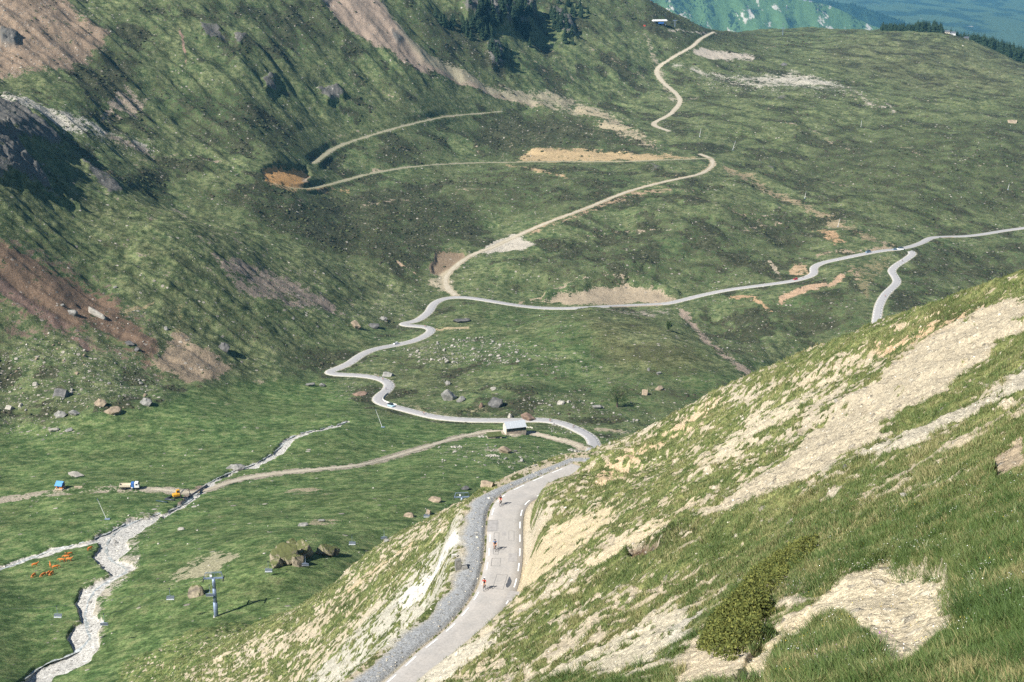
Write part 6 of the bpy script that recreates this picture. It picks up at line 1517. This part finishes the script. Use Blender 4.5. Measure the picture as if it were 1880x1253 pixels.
def bush(name, u, v, wpx, hpx, label, cat):
    p = place(u, v); s = mpp(p); W_ = wpx*s/2; H = hpx*s; e = empty(name, p, 0, label, cat); r = np.random.default_rng(int(u))
    tb = MB(); tb.tube((0, 0, -.3), (.1, 0, H*.4), W_*.09, W_*.06, 7)
    for k in range(6): a = k*1.05; tb.tube((.1, 0, H*.35), (math.cos(a)*W_*.55, math.sin(a)*W_*.5, H*.72), W_*.04, W_*.015, 5)
    tb.out('trunk', M_BARK, e); C = []; N = []
    for k in range(34):
        d = r.normal(0, 1, 3); d /= np.linalg.norm(d); c = d*np.array([W_*.72, W_*.65, H*.36])*r.random()**.4+np.array([0, 0, H*.58]); q = r.normal(0, 1, (190, 3)); q /= np.linalg.norm(q, axis=1)[:, None]; rad = W_*r.uniform(.16, .34)
        C.append(c+q*rad*r.random((190, 1))**.4); N.append(q)
    V, Fc = leaf_cloud(np.concatenate(C), np.concatenate(N), max(.16, s*.45), r); mesh_np('crown', V, Fc, M_BUSH, parent=e)
bush('broadleaf_tree', 1133, 748, 46, 42, 'single round broadleaf tree at the foot of the green knoll', 'tree'); bush('broadleaf_tree', 1228, 608, 17, 20, 'small dark tree in the gully under the far road wall', 'tree')
# ---- juniper mat in the foreground
JP = [(1502,988),(1458,1001),(1417,1025),(1390,1045),(1366,1069),(1349,1090),(1329,1117),(1305,1141),(1291,1172),(1278,1192),(1303,1206),(1342,1216),(1370,1196),(1390,1176),(1404,1145),(1417,1128),(1409,1101),(1431,1077),(1451,1046),(1479,1032),(1499,1012)]
r = np.random.default_rng(8); P = np.array(JP, float); C, N = [], []
uv = np.stack([r.uniform(1275, 1505, 9000), r.uniform(985, 1220, 9000)], 1); sd = poly_sd(uv[:, 0], uv[:, 1], JP); uv = uv[sd < 0]; sd = -sd[sd < 0]
base = np.array([NEAR.hit(u, v) for u, v in uv]); jc = base.mean(0); cl_ = fbm(base[:, 0]/.42, base[:, 1]/.42, 2, 401); hgt = .80*np.clip(sd/20, 0, 1)**.5*np.clip(.85+1.0*cl_, .25, 1.5)+.06
for k in range(7):
    q = r.normal(0, 1, base.shape); q[:, 2] = abs(q[:, 2]); C.append(base+np.stack([r.normal(0, .07, len(base)), r.normal(0, .07, len(base)), hgt*r.uniform(.45, 1.05, len(base))], 1)); N.append(q/np.linalg.norm(q, axis=1)[:, None])
C = np.concatenate(C); V, Fc = leaf_cloud(C-jc, np.concatenate(N), .058, r)
jb = mesh_np('juniper_bush', V, Fc, leafmat('juniper_needles', [(.034,.050,.014),(.095,.110,.026),(.185,.185,.048)]), loc=jc)
tag(jb, 'long dense juniper bush creeping down the foreground slope', 'bush')
# ---- grass of the near hillside: one mass of blades, denser and longer close by
def blades(n, v_rng, hh, ww, per, tones, lean, seed, name, maxy=400, miny=0, bmax=.5, size_k=0., spr=.05):
    r = np.random.default_rng(seed)
    U = r.uniform(-60, 1960, n*4); Vv = r.uniform(*v_rng, n*4)
    t, q = ray(U, Vv); ci = np.clip((t-NEAR.t[0])/(NEAR.t[1]-NEAR.t[0]), 0, NEAR.nc-1).astype(int)
    Qc = NEAR.Z/NEAR.Y; mx = np.maximum.accumulate(Qc, 0); ri = np.array([np.searchsorted(mx[:, c], qq) for c, qq in zip(ci, q)])
    ok = ri < NEAR.nr-1; ri = np.clip(ri, 0, NEAR.nr-1)
    x, y, z = NEAR.X[ri, ci], NEAR.Y[ri, ci], NEAR.Z[ri, ci]
    b = nfb[ri, ci]+.15*(r.random(len(x))-.5)
    ok &= (y < maxy) & (y > miny) & (b < bmax) & (DN[ri, ci] > 4.2) & (z > FAR.sample(x, y)) & (bermc[ri, ci] < .2)
    k = np.nonzero(ok)[0][:n]; x, y, z = x[k], y[k], z[k]; m = len(k)
    cl = gnoise(x/2.2, y/2.2, seed+5); big_ = np.clip(1+1.1*cl+.5*gnoise(x/.6, y/.6, seed+6), .3, 2.)
    X = np.repeat(x, per); Y = np.repeat(y, per); Z = np.repeat(z, per); N = m*per; sc_ = (Y*cp-Z*sp)/F*1.836          # metres per rendered pixel, keeps far blades from vanishing
    sp_ = np.maximum(ww*per*.35, .0); X = X+r.normal(0, 1, N)*(spr+sc_*.8); Y = Y+r.normal(0, 1, N)*(spr+sc_*1.2)
    Z = NEAR.sample(X, Y)-.01
    H = hh*r.uniform(.55, 1.3, N)*np.repeat(big_, per)+size_k*sc_; Wd = np.maximum(ww*r.uniform(.7, 1.3, N), sc_*.42); a = r.uniform(0, 2*np.pi, N)
    dx = np.cos(a)*lean*H+(-.22*H); dy = np.sin(a)*lean*H+.10*H; b2 = r.uniform(0, 2*np.pi, N); bx, by = np.cos(b2)*Wd/2, np.sin(b2)*Wd/2
    V = np.stack([np.stack([X-bx, Y-by, Z], 1), np.stack([X+bx, Y+by, Z], 1), np.stack([X+dx*.45+bx*.7, Y+dy*.45+by*.7, Z+H*.62], 1), np.stack([X+dx*.45-bx*.7, Y+dy*.45-by*.7, Z+H*.62], 1), np.stack([X+dx, Y+dy, Z+H*.95], 1)], 1).reshape(-1, 3)
    i = np.arange(N)[:, None]*5
    o = mesh_np(name, V, [i+np.array([[0, 1, 2, 3]]), i+np.array([[3, 2, 4]])], GRASSM)
    tone = np.array(tones)[np.minimum((r.random(N)*.42+np.repeat(np.clip(.5+.9*gnoise(x/6, y/6, seed+8)+.7*gnoise(x/1.3, y/1.3, seed+9)+.2*r.normal(0, 1, m), 0, 1), per)*.58)*len(tones), len(tones)-1).astype(int)]
    cattr(o, 'tone', np.repeat(tone, 5, 0)); tag(o, kind='stuff'); return o
m, nt, bs = newmat('grass_blades'); g = NT(nt); g.l(g.attr('tone').outputs['Color'], bs.inputs['Base Color']); bs.inputs['Roughness'].default_value = .65; bs.inputs['Specular IOR Level'].default_value = .25; GRASSM = m
TN = [(.05,.085,.022),(.075,.12,.034),(.10,.145,.045),(.14,.17,.06),(.20,.20,.085),(.31,.28,.14)]
blades(46000, (800, 1275), .12, .012, 5, TN, .45, 501, 'grass', 85, 0, .46)
blades(46000, (520, 1275), .22, .03, 4, TN[1:], .4, 502, 'grass', 330, 60, .50, .5)
blades(130, (900, 1275), .30, .010, 6, [(.20,.25,.12),(.30,.33,.20),(.25,.28,.13)], .5, 503, 'tall_grass', 48, 27, .25)
blades(2600, (880, 1275), .25, .013, 34, [(.04,.075,.018),(.06,.105,.026),(.085,.13,.034),(.13,.155,.055)], .65, 504, 'grass_tufts', 80, 0, .5, 0., .13)
blades(900, (850, 1275), .20, .012, 30, [(.20,.18,.075),(.28,.25,.12),(.16,.17,.06)], .7, 505, 'dry_grass_tufts', 90, 0, .6, 0., .12)
# flowers in the turf
def flowers(n, colr, seed, box, s=.022):
    r = np.random.default_rng(seed); C = []
    while len(C) < n:
        u, v = r.uniform(box[0], box[1]), r.uniform(box[2], box[3]); h = NEAR.hit(u, v)
        if h is None: continue
        if h[1] > 95 or h[1] < 25: continue
        for _ in range(r.integers(1, 7)): x, y = h[0]+r.normal(0, .22), h[1]+r.normal(0, .22); C.append((x, y, float(NEAR.sample(x, y))+r.uniform(.12, .24)))
    C = np.array(C); N = np.tile([[-.3, -.5, .9]], (len(C), 1)); V, Fc = leaf_cloud(C, N, s, r, .3); return V, Fc
for nm, c, n, sd_, bx, s in (('white_flowers', (.8,.8,.78), 850, 1, (1300,1880,860,1250), .016), ('yellow_flowers', (.75,.55,.03), 160, 2, (1400,1880,860,1250), .015), ('purple_flowers', (.30,.10,.38), 40, 3, (1380,1880,900,1250), .02)):
    V, Fc = flowers(n, c, sd_, bx, s); tag(mesh_np(nm, V, Fc, simple(nm+'_petal', c, .7)), kind='stuff')

# ---- low scrub and loose stones of the valley sides: each one mass nobody could count
def far_scatter(n, prob, seed):
    r = np.random.default_rng(seed); t = r.uniform(-.46, .46, n); ly = r.uniform(math.log(420), math.log(2750), n)
    ci = ((t-FAR.t[0])/(FAR.t[1]-FAR.t[0])).astype(int); ri = np.clip(((ly-FAR.ly[0])/(FAR.ly[1]-FAR.ly[0])).astype(int), 0, FAR.nr-2)
    k = r.random(n) < prob[ri, ci]; y = np.exp(ly[k]); x = t[k]*y
    return x, y, FAR.sample(x, y), r, ri[k], ci[k]
DOM = np.concatenate([[[math.cos(a), math.sin(a), -.15] for a in np.arange(7)*2*math.pi/7], [[.72*math.cos(a+.4), .72*math.sin(a+.4), .62] for a in np.arange(7)*2*math.pi/7], [[0, 0, 1.]]])
DF3 = np.array([(7+i, 7+(i+1) % 7, 14) for i in range(7)]+[(i, (i+1) % 7, 7+i) for i in range(7)]+[((i+1) % 7, 7+(i+1) % 7, 7+i) for i in range(7)])
def clumps(name, x, y, z, w, h, r, base, faces, tones, mat):
    n = len(x); V = np.repeat(base[None], n, 0)*(1+r.normal(0, .20, (n, len(base), 1))); a = r.uniform(0, 6.28, n); c, s = np.cos(a)[:, None], np.sin(a)[:, None]; el = r.uniform(.7, 1.4, n)[:, None]
    X = V[..., 0]*el; Y = V[..., 1]/el
    V = np.stack([(X*c-Y*s)*w[:, None]+x[:, None], (X*s+Y*c)*w[:, None]+y[:, None], V[..., 2]*h[:, None]+z[:, None]], -1)
    Fc = (faces[None]+np.arange(n)[:, None, None]*len(base)).reshape(-1, 3); o = mesh_np(name, V.reshape(-1, 3), Fc, mat)
    tn = np.array(tones)[r.integers(0, len(tones), n)]*r.uniform(.75, 1.25, (n, 1)); cattr(o, 'tone', np.repeat(tn, len(base), 0)); tag(o, kind='stuff')
def tone_mat(name, sc, rough):
    m, nt, bs = newmat(name); g = NT(nt); P = g.n('TexCoord').outputs['Object']; nz = g.noise(P, sc, 5, .7); k = g.rng(nz, .34, .66, .5, 1.5); kc = g.n('CombineXYZ'); [g.put(kc.inputs[i], k) for i in range(3)]
    g.l(g.mix(1., g.attr('tone').outputs['Color'], kc.outputs[0], 'MULTIPLY'), bs.inputs['Base Color']); bs.inputs['Roughness'].default_value = rough; bs.inputs['Specular IOR Level'].default_value = .15
    b = g.n('Bump'); b.inputs['Strength'].default_value = .9; b.inputs['Distance'].default_value = .3; g.l(nz, b.inputs['Height']); g.l(b.outputs[0], bs.inputs['Normal']); return m
free = sstep(5.5, 8, Droad)*(1-bedm)*(1-.97*MEADOW)
x, y, z, r, ri, ci = far_scatter(190000, np.clip(hth-.36, 0, .75)*(1-.8*np.clip(bare*1.4-.4, 0, 1))*free, 901)
w = r.uniform(.55, 1.25, len(x))*(.55+y/1500)*1.05; clumps('heather_scrub', x, y, z, w, w*r.uniform(.35, .65, len(x)), r, DOM, DF3, [(.036,.044,.022),(.045,.052,.026),(.055,.060,.030),(.050,.044,.028),(.062,.074,.030)], tone_mat('scrub_foliage', 1.4, .95))
ICO = np.array([(0,1,1.6),(0,-1,1.6),(0,1,-1.6),(0,-1,-1.6),(1,1.6,0),(-1,1.6,0),(1,-1.6,0),(-1,-1.6,0),(1.6,0,1),(-1.6,0,1),(1.6,0,-1),(-1.6,0,-1)])/1.9
IF = np.array([(0,1,8),(0,8,4),(0,4,5),(0,5,9),(0,9,1),(1,6,8),(8,6,10),(8,10,4),(4,10,2),(4,2,5),(5,2,11),(5,11,9),(9,11,7),(9,7,1),(1,7,6),(3,6,7),(3,7,11),(3,11,2),(3,2,10),(3,10,6)])
x, y, z, r, ri, ci = far_scatter(120000, (np.clip(stn-.25, 0, .8)*.42+.012)*sstep(4.5, 6, Droad), 902)
w = (.18+.5*r.random(len(x))**3)*(.5+y/1300); clumps('loose_stones', x, y, z, w, w*r.uniform(.5, .9, len(x)), r, ICO, IF, [(.38,.355,.31),(.30,.285,.26),(.46,.43,.37),(.24,.225,.20)], tone_mat('stone_faces', 2., .95))
x_ = RNG.uniform(-60, 1940, 26000); y_ = RNG.uniform(560, 1270, 26000); t, q = ray(x_, y_); ci = np.clip((t-NEAR.t[0])/(NEAR.t[1]-NEAR.t[0]), 0, NEAR.nc-1).astype(int)
mx = np.maximum.accumulate(NEAR.Z/NEAR.Y, 0); ri = np.array([np.searchsorted(mx[:, c], qq) for c, qq in zip(ci, q)]); ok = ri < NEAR.nr-1; ri = np.clip(ri, 0, NEAR.nr-1)
x, y, z = NEAR.X[ri, ci], NEAR.Y[ri, ci], NEAR.Z[ri, ci]; ok &= (RNG.random(len(x)) < np.clip(nfb[ri, ci]*.55+.02, 0, 1)) & (DN[ri, ci] > 3.3) & (z > FAR.sample(x, y)); x, y, z = x[ok], y[ok], z[ok]
r = np.random.default_rng(903); w = (.35+1.6*r.random(len(x))**4)*y*.00062; clumps('loose_stones', x, y, z, w, w*r.uniform(.5, .9, len(x)), r, ICO, IF, [(.50,.45,.35),(.40,.37,.30),(.56,.52,.43),(.33,.30,.25)], bpy.data.materials['stone_faces'])
# ================================================================ CAMERA, SKY, SUN
cam = bpy.data.cameras.new('camera'); cam.lens = 50; cam.sensor_width = 36; cam.clip_end = 150000; cam.clip_start = .5
co = bpy.data.objects.new('camera', cam); COL.objects.link(co); co.rotation_euler = (math.pi/2-PITCH, 0, 0); SC.camera = co
SUN_EL = math.radians(41); sd = Vector((-.80, -.60, 0)).normalized()
sdir = Vector((sd.x*math.cos(SUN_EL), sd.y*math.cos(SUN_EL), math.sin(SUN_EL)))
w = bpy.data.worlds.new('World'); SC.world = w; w.use_nodes = True
nt = w.node_tree; bg = nt.nodes['Background']; sky = nt.nodes.new('ShaderNodeTexSky'); sky.sky_type = 'NISHITA'; sky.sun_disc = False
sky.sun_elevation = SUN_EL; sky.sun_rotation = math.atan2(sd.x, sd.y); sky.altitude = 2100
nt.links.new(sky.outputs[0], bg.inputs[0]); bg.inputs[1].default_value = .055
sl = bpy.data.lights.new('sun', 'SUN'); sl.energy = 5.0; sl.angle = math.radians(.53); sl.color = (1, .955, .88)
so_ = bpy.data.objects.new('sun', sl); COL.objects.link(so_); so_.rotation_euler = (-sdir).to_track_quat('-Z', 'Y').to_euler()
SC.view_settings.view_transform = 'Standard'; SC.view_settings.look = 'None'; SC.view_settings.gamma = 1; SC.view_settings.exposure = .96
SC.cycles.max_bounces = 4; SC.cycles.diffuse_bounces = 2; SC.cycles.volume_bounces = 0; SC.cycles.transparent_max_bounces = 6
SC.cycles.use_denoising = False
SC.cycles.use_adaptive_sampling = False
